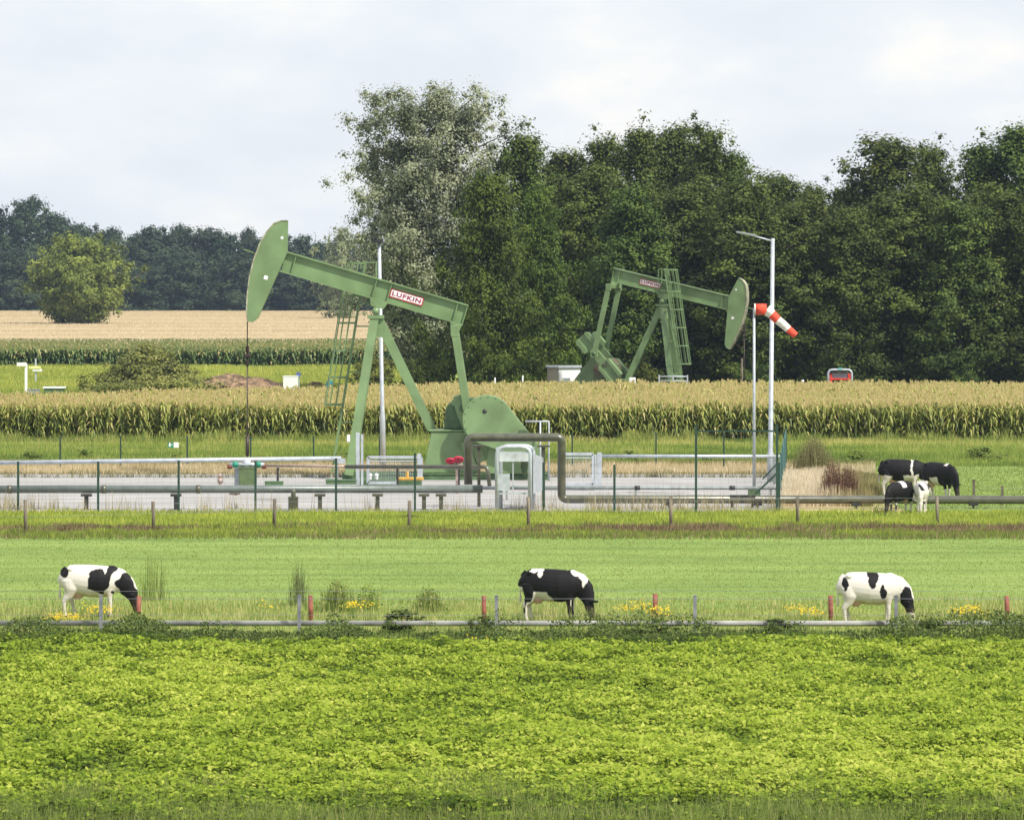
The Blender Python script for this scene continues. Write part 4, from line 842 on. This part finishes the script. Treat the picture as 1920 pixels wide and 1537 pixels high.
# wellhead box etc
b = G(462, 183); t = thing('wellhead_cabinet', 'olive green box round the wellhead under the hanging pump cable', 'wellhead', b)
q = W(465, 908, 183); mb = MB(b); mb.box((q.x+.0, 183, .58), (.72, .7, .98)); mb.box((q.x, 183, 1.08), (.78, .76, .05)); mb.build('cabinet', M['box'], t, .02)
q = W(445, 880, 183.2); mb = MB(b); mb.box((q.x, 183.4, .65), (.25, .5, .8)); mb.build('side_panel', M['galv'], t)
mb = MB(b); q = W(463, 866, 183); mb.tube([(q.x, 183, 1.05), (q.x, 183, 1.45)], .17, 12); mb.box((q.x, 183, 1.22), (.42, .42, .06)); mb.tube([(q.x-.75, 183, 1.2), (q.x+.75, 183, 1.2)], .09, 10); mb.build('valve_body', M['galv'], t)
for s_ in (-1, 1):
    mb = MB(b); mb.tube([(q.x+s_*.38, 183, 1.2), (q.x+s_*.60, 183, 1.2)], .13, 10); mb.build('green_valve', M['signgreen'], t)
    mb = MB(b); mb.tube([(q.x+s_*.64, 183, 1.12), (q.x+s_*.84, 183, 1.12)], .1, 10); mb.build('flange', M['rust'], t)
def lump(name, x, ytop, wpx, D, m, label, cat, ybot=None, dep=.4, extra=None):
    b = G(x, D); p_ = W(x, ytop, D); zb = 0 if ybot is None else W(x, ybot, D).z
    mb = MB(b); hgt_ = p_.z-zb; mb.box((p_.x, D, zb+hgt_/2), (wpx*D/F, dep, hgt_)); mb.box((p_.x, D, p_.z+.01), (wpx*D/F*1.06, dep*1.06, .03))
    if extra: extra(mb, p_)
    o = mb.build(name, m, None, .015); o.location = b; return tag(o, label, cat)
b = G(413, 182); mb = MB(b); mb.tube([(b.x, 182, 0), (b.x, 182, .55)], .06, 8); mb.ball((b.x, 182, .55), .13); mb.ball((b.x-.02, 182, .78), .10); mb.box((b.x, 182, .68), (.3, .12, .06)); o = mb.build('standpipe_valve', M['brass']); o.location = b; tag(o, 'small rusty standpipe valve on the gravel left of the wellhead box', 'valve')
b = G(441, 180); mb = MB(b); mb.tube([(b.x-.25, 180, .15), (b.x+.2, 180, .15)], .08, 8); mb.ball((b.x+.1, 180, .2), .14); mb.tube([(b.x, 180, 0), (b.x, 180, .3)], .05, 8); o = mb.build('valve', M['brass']); o.location = b; tag(o, 'small pipe valve on the ground at the left foot of the wellhead box', 'valve')
lump('concrete_block', 514, 903, 34, 176, M['pumpdark'], 'dark green low box on the gravel right of the wellhead box', 'box', 914)
lump('steel_plinth', 640, 900, 56, 186, M['pumpdark'], 'long flat dark plinth at the foot of the large pumpjack front leg', 'plinth', 907, 1.0)
def hyd(mb, p_): mb.tube([(p_.x, p_.y, p_.z), (p_.x, p_.y, p_.z+.2)], .09, 10); mb.ball((p_.x, p_.y, p_.z+.22), .1)
lump('hydrant_cover', 550, 932, 18, 167.8, M['olive'], 'stout olive hydrant cover standing before the front pipeline', 'hydrant', extra=hyd)
b = G(767, 183); t = thing('pump_skid', 'small yellow topped pump on a dark skid in front of the gate', 'machine', b)
q = W(768, 905, 183); mb = MB(b); mb.box((q.x, 183, q.z-.02), (1.05, .5, .24)); mb.build('skid', M['pumpdark'], t, .02)
mb = MB(b); mb.box((q.x+.05, 183, q.z+.18), (1.1, .4, .13)); mb.tube([(q.x-.1, 183, q.z+.2), (q.x-.1, 183, q.z+.5)], .07, 8); mb.build('yellow_top', M['yellow'], t, .02)
mb = MB(b); mb.box((q.x, 183.2, .12), (.9, .3, .24)); mb.build('foot', M['dark'], t)
b = G(715, 187); t = thing('pipe_manifold', 'dark low manifold with two white caps beside the lamp post base', 'manifold', b)
mb = MB(b); q = W(708, 898, 187); mb.box((q.x, 187, .2), (1.6, .4, .35)); mb.build('body', M['pumpdark'], t)
for x in (694, 706): q = W(x, 891, 187); mb = MB(b); mb.tube([(q.x, 187, .3), (q.x, 187, q.z)], .07, 8); mb.ball((q.x, 187, q.z), .1); mb.build('cap', M['white'], t)
# red valve wheel cluster
b = G(852, 181); t = thing('valve_station', 'two crimson valve handwheels standing on the thin olive pipe', 'valve', b)
q = W(852, 868, 181); mb = MB(b); mb.tube([(q.x-.25, 181, q.z-.1), (q.x+.35, 181, q.z-.1)], .1, 8); mb.tube([(q.x+.1, 181, q.z-.3), (q.x+.1, 181, q.z+.1)], .06, 8); mb.box((q.x+.1, 181, (q.z-.3)/2), (.1, .1, q.z-.3)); mb.build('valve_body', M['brass'], t)
for dx, dz, rr in ((-.17, .10, .17), (.17, .16, .19)):
    mb = MB(b); pts = [(q.x+dx+rr*math.cos(k*math.pi/6), 180.85-.1*math.sin(k*math.pi/6), q.z+dz+rr*.55*math.sin(k*math.pi/6)) for k in range(13)]
    mb.tube(pts, .045, 6, cap=False); mb.box((q.x+dx, 180.86, q.z+dz), (rr*1.8, .05, .06)); mb.box((q.x+dx, 180.86, q.z+dz), (.06, .05, rr*1.1)); mb.build('hand_wheel', M['pink'], t)
# sign on back fence
b = W(325, 834, 204.8); t = thing('safety_sign', 'small green and white sign hanging on the back fence', 'sign', b)
mb = MB(b); mb.box(b+Vector((-.13, 0, 0)), (.27, .02, .25)); mb.build('green_panel', M['signgreen'], t)
mb = MB(b); mb.box(b+Vector((.14, 0, 0)), (.24, .02, .25)); mb.build('white_panel', M['white'], t)
mb = MB(b); mb.box(b+Vector((-.17, -.015, -.01)), (.09, .01, .14)); mb.ball(b+Vector((-.17, -.016, .085)), (.03, .006, .03)); mb.beam(b+Vector((-.10, -.015, .05)), b+Vector((-.04, -.015, 0)), .01, .03); mb.build('pictogram', M['white'], t)

# beyond the maize, left
b = G(49, 340); t = thing('marker_post', 'white marker post with a flat head turned left near the left edge', 'marker post', b)
mb = MB(b); mb.box((b.x, 340, 1.25), (.2, .2, 2.5)); mb.build('post', M['white'], t)
mb = MB(b); q = W(41, 683, 340); mb.box((q.x, 340, q.z), (.75, .4, .28)); mb.build('head', M['white'], t)
b = G(67, 372); t = thing('marker_post', 'white marker post with yellow cap just right of the taller one', 'marker post', b)
mb = MB(b); mb.box((b.x, 372, 1.2), (.14, .14, 2.4)); mb.build('post', M['galv'], t)
mb = MB(b); q = W(65, 689, 372); mb.box((q.x, 372, q.z), (1.0, .5, .22)); mb.build('yellow_cap', mat('pale yellow', (.75, .8, .3), .5), t)
mb = MB(b); q = W(70, 694, 372); mb.box((q.x, 372, q.z), (.8, .4, .2)); mb.build('bracket', M['white'], t)
lump('well_cover', 102, 729, 36, 335, M['pumpdark'], 'low dark trough with pale lid beside the marker posts', 'trough', dep=1.2, extra=None)
q = W(102, 726.5, 335); mb = MB(G(102, 335)); mb.box((q.x, 335, q.z), (1.7, 1.4, .12)); o = mb.build('lid', M['white'], None, .02); o.parent = [o2 for o2 in C.objects if o2.name.startswith('well_cover')][0]; 
lump('valve_box', 63, 730, 22, 333, M['galvdark'], 'grey valve box at the foot of the marker posts', 'box', dep=.8)
b = G(545, 322); t = thing('white_tank', 'white square tank standing behind the maize near the soil heap', 'tank', b)
q = W(545, 706, 322); mb = MB(b); mb.box((q.x, 322, q.z/2), (1.1, 1.0, q.z)); mb.box((q.x, 322, q.z+.02), (1.16, 1.06, .05)); mb.build('body', M['white'], t, .04)
b = G(561, 326); t = thing('sign_post', 'thin post with small blue plate beside the white tank', 'sign', b)
q = W(561, 702, 326); mb = MB(b); mb.box((q.x, 326, q.z/2), (.06, .06, q.z)); mb.build('post', M['galv'], t)
mb = MB(b); mb.box((q.x-.05, 325.95, q.z), (.35, .03, .32), Matrix.Rotation(.5, 3, 'Y')); mb.build('plate', M['blue'], t)

# cabin near small pumpjack
b = G(1055, 303); t = thing('site_cabin', 'small cabin with beige end and white side left of the small pumpjack', 'cabin', b)
q = W(1055, 689, 303); zt = q.z
xa, xb, xc = W(1026, 0, 303).x, W(1047, 0, 303).x, W(1088, 0, 303).x
mb = MB(b); mb.prism([(xa, 302.6), (xb, 302), (xb, 304.5), (xa, 305)], .1, zt, lambda p, q_, s_: (p, q_, s_)); mb.build('end_wall', M['beige'], t)
mb = MB(b); mb.prism([(xb+.01, 302.0), (xc, 302.6), (xc, 304.8), (xb+.01, 304.5)], .1, zt-.02, lambda p, q_, s_: (p, q_, s_)); mb.build('side_wall', M['white'], t)
mb = MB(b); mb.prism([(xa-.1, 302.5), (xb, 301.85), (xc+.1, 302.5), (xc+.1, 305), (xa-.1, 305.1)], zt, zt+.12, lambda p, q_, s_: (p, q_, s_)); mb.build('roof', M['galv'], t)
mb = MB(b); mb.box(((xb+xc)/2-.25, 302.22, 1.25), (.6, .06, 2.0), Matrix.Rotation(.33, 3, 'Z')); mb.build('door', M['galvdark'], t)
b = G(1183, 296); mb = MB(b); mb.box((b.x, 292.5, 1.2), (.45, .45, 2.6)); o = mb.build('concrete_post', M['white'], None, .02); o.location = b; tag(o, 'short white block standing before the rear leg of the small pumpjack', 'block')
b = G(1262, 291); t = thing('guard_rail', 'pale pipe barrier round the front foot of the small pumpjack', 'rail', b)
mb = MB(b)
for x in (1236, 1262, 1289): q = W(x, 703, 291); mb.box((q.x, 291, q.z/2), (.09, .09, q.z))
mb.tube([W(1236, 706, 291), W(1289, 706, 291)], .05, 8); mb.tube([W(1236, 714, 291), W(1289, 714, 291)], .04, 8); mb.build('rail', M['galv'], t)
for x, yt, wd, m_, lab in ((1505, 712, 5, 'white', 'short white stake peeping over the maize left of the red tractor'), (1391, 672, 4, 'wood', 'thin wooden pole at the wood edge right of the small pumpjack'), (928, 708, 3, 'white', 'thin pale stake peeping over the maize right of the pitman arm'), (980, 704, 3, 'white', 'thin pale stake peeping over the maize left of the cabin')):
    b = G(x, 296); q = W(x, yt, 296); mb = MB(b); mb.tube([(b.x, 296, 0), (b.x, 296, q.z-.04), (b.x, 296, q.z)], [wd/2*296/F, wd/2*296/F, wd/3*296/F], 8); o = mb.build('marker_stake', M[m_]); o.location = b; tag(o, lab, 'stake')
# red tractor seen from behind
D_ = 299; b = G(1575, D_); t = thing('tractor', 'red farm tractor with grey rounded roll frame half hidden behind the maize', 'tractor', b)
zt = W(0, 692, D_).z; hw = 22*D_/F; x_ = b.x
mb = MB(b); mb.tube(bend([(x_-hw, D_, .4), (x_-hw, D_, zt-.05), (x_+hw, D_, zt-.05), (x_+hw, D_, .4)], .32), .085, 10); mb.build('roll_frame', M['galv'], t)
mb = MB(b); hw2 = hw-.18
for s_ in (-1, 1): mb.box((x_+s_*hw2, D_+.1, (zt-.32)/2), (.19, .3, zt-.32))
mb.box((x_, D_+.1, zt-.70), (hw2*2, .32, .14)); mb.build('body', M['red'], t, .02)
mb = MB(b); mb.box((x_, D_+.12, zt-.45), (hw2*2-.2, .03, .38)); mb.build('window', M['glass'], t)
mb = MB(b); mb.box((x_, D_+.4, zt-.13), (hw*1.5, 1.2, .1)); mb.build('roof', M['dark'], t)
mb = MB(b); mb.box((x_, D_-.02, zt+.04), (.28, .14, .12)); mb.build('beacon', mat('green lens', (.15, .5, .4), .3), t)
mb = MB(b); mb.box((x_, D_+1.4, 1.0), (.8, 2.2, 1.0)); mb.build('hood', M['red'], t, .05)
for s_ in (-1, 1):
    mb = MB(b); mb.tube([(x_+s_*(hw+.05), D_+.3, .75), (x_+s_*(hw+.4), D_+.3, .75)], .75, 20); wh = mb.build('wheel', M['dark'], t, .03)
    mb = MB(b); mb.tube([(x_+s_*(hw+.41), D_+.3, .75), (x_+s_*(hw+.44), D_+.3, .75)], .4, 16); mb.build('rim', M['yellow'], wh)

# ------------------------------------------------------------------ remeshed bodies
def remesh(mb, voxel, smooth=6):
    me = bpy.data.meshes.new('tmp'); me.from_pydata([tuple(v) for v in mb.v], [], mb.f)
    import bmesh
    bm = bmesh.new(); bm.from_mesh(me); bmesh.ops.recalc_face_normals(bm, faces=bm.faces); bm.to_mesh(me); bm.free()
    o = bpy.data.objects.new('tmp', me); C.objects.link(o)
    r = o.modifiers.new('r', 'REMESH'); r.mode = 'VOXEL'; r.voxel_size = voxel
    s_ = o.modifiers.new('s', 'SMOOTH'); s_.factor = .5; s_.iterations = smooth
    dg = bpy.context.evaluated_depsgraph_get(); dg.update(); out = bpy.data.meshes.new_from_object(o.evaluated_get(dg))
    bpy.data.objects.remove(o); out.polygons.foreach_set('use_smooth', [True]*len(out.polygons)); return out
def coatmat():
    m = bpy.data.materials.new('black and white cow coat'); m.use_nodes = True; t = m.node_tree; b = t.nodes['Principled BSDF']
    b.inputs['Roughness'].default_value = .65; b.inputs['Specular IOR Level'].default_value = .2
    at = t.nodes.new('ShaderNodeAttribute'); at.attribute_name = 'coat'; t.links.new(at.outputs['Color'], b.inputs['Base Color']); return m
COAT = coatmat()
def inpoly(px, pz, poly):
    n = len(poly); r = np.zeros(len(px), bool); j = n-1
    for i in range(n):
        xi, zi = poly[i]; xj, zj = poly[j]
        c_ = ((zi > pz) != (zj > pz)) & (px < (xj-xi)*(pz-zi)/((zj-zi) if zj != zi else 1e-9)+xi); r ^= c_; j = i
    return r
def cow_mesh(graze=True, head_yaw=0, feet=(0, 0, 0, 0), fat=1.0, ears=((0, -.17, .02), (0, .17, .02)), reach=0.):
    mb = MB(); st = [(-.82, 1.18, .08, .06), (-.79, 1.15, .22, .15), (-.70, 1.11, .31, .23), (-.52, 1.06, .37, .27), (-.25, 1.01, .415, .31), (0, .975, .44, .335), (.25, .965, .435, .325), (.45, .98, .41, .28), (.60, 1.01, .36, .24), (.76, 1.03, .28, .18)]
    mb.tube([(x, 0, z) for x, z, a, c_ in st], [(a, c_*fat) for x, z, a, c_ in st], 20)
    hy = head_yaw
    if graze: nk = [(.50, 0, 1.06), (.74, 0, 1.00), (.90+reach*.3, 0, .85), (.99+reach*.7, hy*.3, .66), (1.03+reach, hy*.8, .50)]; hd = [(.99+reach, hy*.7, .58), (1.04+reach, hy*.9, .46), (1.08+reach, hy*1.2, .31), (1.115+reach, hy*1.5, .16), (1.125+reach, hy*1.6, .07)]
    else: nk = [(.55, 0, 1.12), (.80, 0, 1.22), (.98, hy*.3, 1.36), (1.08, hy*.6, 1.42)]; hd = [(1.0, hy*.5, 1.45), (1.12, hy*.8, 1.42), (1.24, hy*1.2, 1.30), (1.36, hy*1.6, 1.20), (1.40, hy*1.7, 1.17)]
    mb.tube(nk, [(.34, .20), (.32, .17), (.27, .14), (.20, .11), (.13, .09)][:len(nk)], 14)
    mb.tube(hd, [(.10, .085), (.135, .105), (.105, .08), (.085, .07), (.05, .05)], 12)
    e0 = Vector(hd[0]); 
    for s_ in (-1, 1):
        ev = Vector(ears[0 if s_ < 0 else 1]); mb.ball(e0+ev, (.05+abs(ev.x)*.5, .12-abs(ev.x)*.3, .035), 8, 6, Matrix.Rotation(.2*s_, 3, 'X'))
        fx = feet[0 if s_ < 0 else 1]; y = s_*.15
        mb.tube([(-.56, y, 1.02), (-.53, y*1.1, .78), (-.58+fx*.3, y, .60), (-.69+fx*.7, y, .44), (-.67+fx*.9, y, .25), (-.65+fx, y, .09), (-.615+fx, y, .0)], [(.24, .13), (.20, .12), (.125, .08), (.070, .05), (.045, .038), (.048, .042), (.058, .052)], 12)
        fx = feet[2 if s_ < 0 else 3]; y = s_*.14
        mb.tube([(.50, y, .95), (.50, y, .72), (.50+fx*.3, y, .56), (.51+fx*.6, y, .38), (.51+fx*.8, y, .22), (.51+fx, y, .08), (.54+fx, y, .0)], [(.17, .10), (.12, .085), (.072, .06), (.055, .05), (.04, .038), (.045, .042), (.056, .052)], 12)
    mb.ball((-.36, 0, .62), (.17, .13, .13), 12, 8)
    for dx in (-.05, .06): mb.ball((-.36+dx, .06, .49), (.018, .018, .05), 6, 4); mb.ball((-.36+dx, -.06, .49), (.018, .018, .05), 6, 4)
    mb.tube([(-.70, 0, 1.36), (-.80, 0, 1.26), (-.85, 0, .95), (-.845, 0, .75)], [.035, .028, .022, .026], 8); mb.ball((-.845, 0, .62), (.04, .04, .15), 8, 6)
    for s_ in (-1, 1): mb.ball((-.55, s_*.19, 1.31), (.10, .06, .07), 8, 6)
    mb.ball((.55, 0, 1.31), (.16, .07, .09), 8, 6)
    return remesh(mb, .019, 4)
BLK = (.008, .007, .008); WHT = (.66, .62, .57); TAN = (.36, .27, .17); PNK = (.5, .3, .24)
def paint(me, fn):
    n = len(me.vertices); co = np.empty(n*3, np.float32); me.vertices.foreach_get('co', co); co = co.reshape(-1, 3)
    x, y, z = co[:, 0], co[:, 1], co[:, 2]
    wx = x+.035*(vnoise(x*1., z*1.+y*.6, 5, .10)-.5)*2; wz = z+.035*(vnoise(x+9, z+y*.6, 6, .10)-.5)*2
    blk = fn(wx, wz, y)
    col = np.where(blk[:, None], np.array(BLK), np.array(WHT))
    under = np.clip((.80-z)/.16, 0, 1)*np.clip(1-np.abs(y)/.26, 0, 1)*((x > -.45) & (x < .62) & (z > .56)); tan_mix = np.clip(under+.35*vnoise(x, z, 8, .12)*(z < .85), 0, .85)  # belly underside blended smoothly to tan, plus random dirt lower down
    col = np.where(blk[:, None], col, col*(1-tan_mix[:, None])+np.array(TAN)*tan_mix[:, None])
    ud = ((x+.36)**2/.03+y**2/.02+(z-.56)**2/.02) < 1; col = np.where(ud[:, None], np.array(PNK), col)
    mud = (z < .45)*.35*vnoise(x*2, z*2+y, 14, .1); col = col*(1-mud[:, None])+np.array((.2, .15, .09))*mud[:, None]
    hoof = z < .055; col = np.where(hoof[:, None], np.array((.05, .045, .035)), col)
    a = me.attributes.new('coat', 'FLOAT_COLOR', 'POINT'); a.data.foreach_set('color', np.concatenate([col, np.ones((n, 1))], 1).astype(np.float32).reshape(-1))
    me.materials.clear(); me.materials.append(COAT)
def zp_(pts, ox, oy, cx, yb, s, k=7.385): return [((ox+x/k-cx)/s, (yb-(oy+y/k))/s) for x, y in pts]
def rect(x0, y0, x1, y1): return [(x0, y0), (x1, y0), (x1, y1), (x0, y1)]
def oval(x0, y0, x1, y1): return [((x0+x1)/2+(x1-x0)/2*math.cos(k*math.pi/6), (y0+y1)/2+(y1-y0)/2*math.sin(k*math.pi/6)) for k in range(12)]
GRP = 'black and white cows grazing near the yard'
def put_cow(cx, D, sc, rz, me, label):
    o = link('cow', me); o.location = G(cx, D); o.scale = (sc, sc, sc); o.rotation_euler = (0, 0, rz); return tag(o, label, 'cow', GRP)
# cow 1
D_ = GD(1157); s1 = F/D_
P1 = [zp_(pl_, 80, 1020, 171, 1157, s1) for pl_ in (oval(240, 305, 365, 440), [(700, 340), (800, 325), (860, 350), (885, 395), (900, 330), (900, 200), (1050, 200), (1060, 310), (1030, 350), (985, 380), (960, 470), (920, 570), (860, 620), (850, 690), (740, 650), (640, 600), (630, 480), (655, 400)], [(1130, 385), (1200, 380), (1260, 540), (1330, 700), (1420, 800), (1420, 1000), (1230, 960), (1170, 850), (1080, 800), (1060, 640), (1015, 560), (1040, 480)], oval(955, 620, 1000, 685))]
me = cow_mesh(feet=(-.04, .20, .03, -.06), reach=.12); paint(me, lambda x, z, y: sum(inpoly(x, z, p_) for p_ in P1) > 0)
put_cow(171, D_, 1.0, 0, me, 'leftmost grazing cow, white with large black flank patch and black neck')
# cow 2
D_ = GD(1166); s1 = F/D_
WH2 = [zp_(pl_, 940, 1030, 1034, 1166, s1) for pl_ in ([(410, 200), (600, 200), (590, 365), (540, 365), (525, 318), (410, 310)], [(975, 200), (1140, 250), (1230, 360), (1190, 440), (1145, 540), (1130, 440), (1100, 370), (1010, 350), (970, 300)], [(490, 560), (660, 570), (690, 640), (750, 720), (900, 740), (900, 850), (700, 830), (620, 790), (560, 1100), (300, 1100), (360, 860), (400, 760), (450, 640)], [(200, 510), (300, 520), (340, 800), (200, 800)], [(990, 690), (1090, 690), (1080, 860), (1010, 860)], [(1090, 900), (1240, 900), (1240, 1100), (1090, 1100)])]
WH2.append([(-.9, -.1), (-.2, -.1), (-.2, .62), (-.5, .56), (-.62, .50), (-.72, .2)])
me = cow_mesh(feet=(.0, .07, .0, .05), head_yaw=-.10, ears=((.20, -.12, .0), (-.02, .15, .04))); paint(me, lambda x, z, y: ~(sum(inpoly(x, z, p_) for p_ in WH2) > 0))
put_cow(1034, D_, 1.0, math.radians(-12), me, 'middle front grazing cow, mostly black with white belly and shoulder stripe')
# cow 3
D_ = GD(1171); s1 = F/D_
P3 = [zp_(pl_, 1530, 1040, 1630, 1171, s1) for pl_ in (oval(350, 290, 425, 480), [(705, 200), (855, 200), (855, 330), (820, 440), (740, 440), (705, 370)], oval(860, 400, 965, 595), [(1230, 430), (1290, 430), (1345, 560), (1400, 790), (1200, 790), (1165, 560), (1190, 480)])]
me = cow_mesh(feet=(.0, .12, .0, -.04), head_yaw=-.03, reach=.04); paint(me, lambda x, z, y: sum(inpoly(x, z, p_) for p_ in P3) > 0)
put_cow(1630, D_, .98, 0, me, 'rightmost front grazing cow, nearly all white with three black spots and dark head')
# far group
me = cow_mesh(feet=(.0, .1, .0, .1)); paint(me, lambda x, z, y: ~(((x > .38) & (x < .45) & (z > .7)) | ((x > .1) & (x < .7) & (z < .82)) | ((z < .8) & (x < -.35) & (z > .3)) | (z < .35)))
put_cow(1690, 180, 1.10, math.radians(-8), me, 'black cow at the back of the far group, head hidden by its neighbour')
me = cow_mesh(feet=(.0, .15, .1, -.1)); paint(me, lambda x, z, y: ~(((x > .45) & (x < .62) & (z > 1.28)) | ((x < -.3) & (z < .72)) | ((x > -.2) & (x < .25) & (z < .86)) | (z < .42) & (x < .9)))
put_cow(1760, 177, 1.10, math.radians(-56), me, 'black cow of the far group with white hind leg, head down at the right')
me = cow_mesh(graze=True, feet=(.0, .05, .0, .05)); paint(me, lambda x, z, y: ~(((x > -.1) & (x < .25) & (z > 1.15)) | ((z < .50) & (x < .6) & (vnoise(x, z, 3, .2) > .35))))
put_cow(1688, 166.3, .90, math.radians(232), me, 'black cow in front of the far group partly hidden by the olive pipe')
me = cow_mesh(feet=(.0, .05, .0, .05)); paint(me, lambda x, z, y: (vnoise(x+z*.5+3, z+y, 12, .28) > .68))
put_cow(1728, 166.6, .90, math.radians(262), me, 'mostly white cow seen end on in front of the far group')

# person in teal behind the maize
mb = MB(); 
mb.tube([(0, 0, .92), (0, 0, 1.05), (0, 0, 1.25), (0, 0, 1.42), (0, 0, 1.47)], [(.15, .11), (.14, .10), (.18, .12), (.17, .10), (.07, .07)], 14)
mb.tube([(0, 0, 1.45), (0, 0, 1.56)], .055, 10)
mb.ball((0, -.01, 1.66), (.085, .10, .12), 14, 10); mb.ball((0, -.11, 1.65), (.014, .02, .02), 6, 5)
for s_ in (-1, 1):
    mb.tube([(s_*.09, 0, .95), (s_*.10, -.02, .50), (s_*.10, .02, .08)], [.09, .06, .042], 10); mb.tube([(s_*.10, .04, .045), (s_*.10, -.15, .03)], [.05, .035], 8)
    mb.tube([(s_*.18, 0, 1.40), (s_*.24, .03, 1.14), (s_*.22, -.10, .92)], [.055, .042, .03], 8)
    h0 = Vector((s_*.215, -.125, .885)); mb.ball(h0, (.022, .03, .045), 8, 6)
    for k in range(4): mb.tube([h0+Vector((0, -.02+.014*k, -.035)), h0+Vector((-.005*s_, -.022+.014*k, -.085-.008*(k in (1, 2)))), h0+Vector((-.012*s_, -.022+.014*k, -.10))], .0085, 5)
    mb.tube([h0+Vector((-.01*s_, -.03, 0)), h0+Vector((-.02*s_, -.055, -.035))], .009, 5)
pme = remesh(mb, .014, 3); pm = link('person', pme); pme.materials.clear()
for m_ in ('skin', 'teal_cloth', 'denim', 'dark'): pme.materials.append(M[m_])
idx = []
for pg in pme.polygons:
    c_ = pg.center; z = c_.z
    idx.append(3 if z < .09 else 2 if z < .93 and abs(c_.x) < .17 else 0 if (z > 1.475 or (z < .93 and abs(c_.x) >= .17)) else 1)
pme.polygons.foreach_set('material_index', idx); pm.location = G(618, 330)
tag(pm, 'person in a teal top standing behind the maize, facing the camera, arms hanging', 'person')
mb = MB(); mb.ball((0, .015, 1.69), (.095, .105, .115), 12, 8); hr = mb.build('hair', mat('ginger hair', (.35, .13, .05), .7), pm)

# ------------------------------------------------------------------ haze
hb = MB(); hb.box(((XL+XR)/2, (Y0+Y1)/2, 16), (XR-XL+4, Y1-Y0+4, 34))
hm = bpy.data.materials.new('thin haze'); hm.use_nodes = True; t = hm.node_tree; t.nodes.clear()
o_ = t.nodes.new('ShaderNodeOutputMaterial'); pv = t.nodes.new('ShaderNodeVolumePrincipled'); pv.inputs['Color'].default_value = (.60, .76, 1.0, 1); pv.inputs['Density'].default_value = .00008; pv.inputs['Anisotropy'].default_value = .0
t.links.new(pv.outputs[0], o_.inputs['Volume'])
tag(hb.build('haze', hm), 'thin pale haze over the whole farmland', 'haze', kind='stuff')
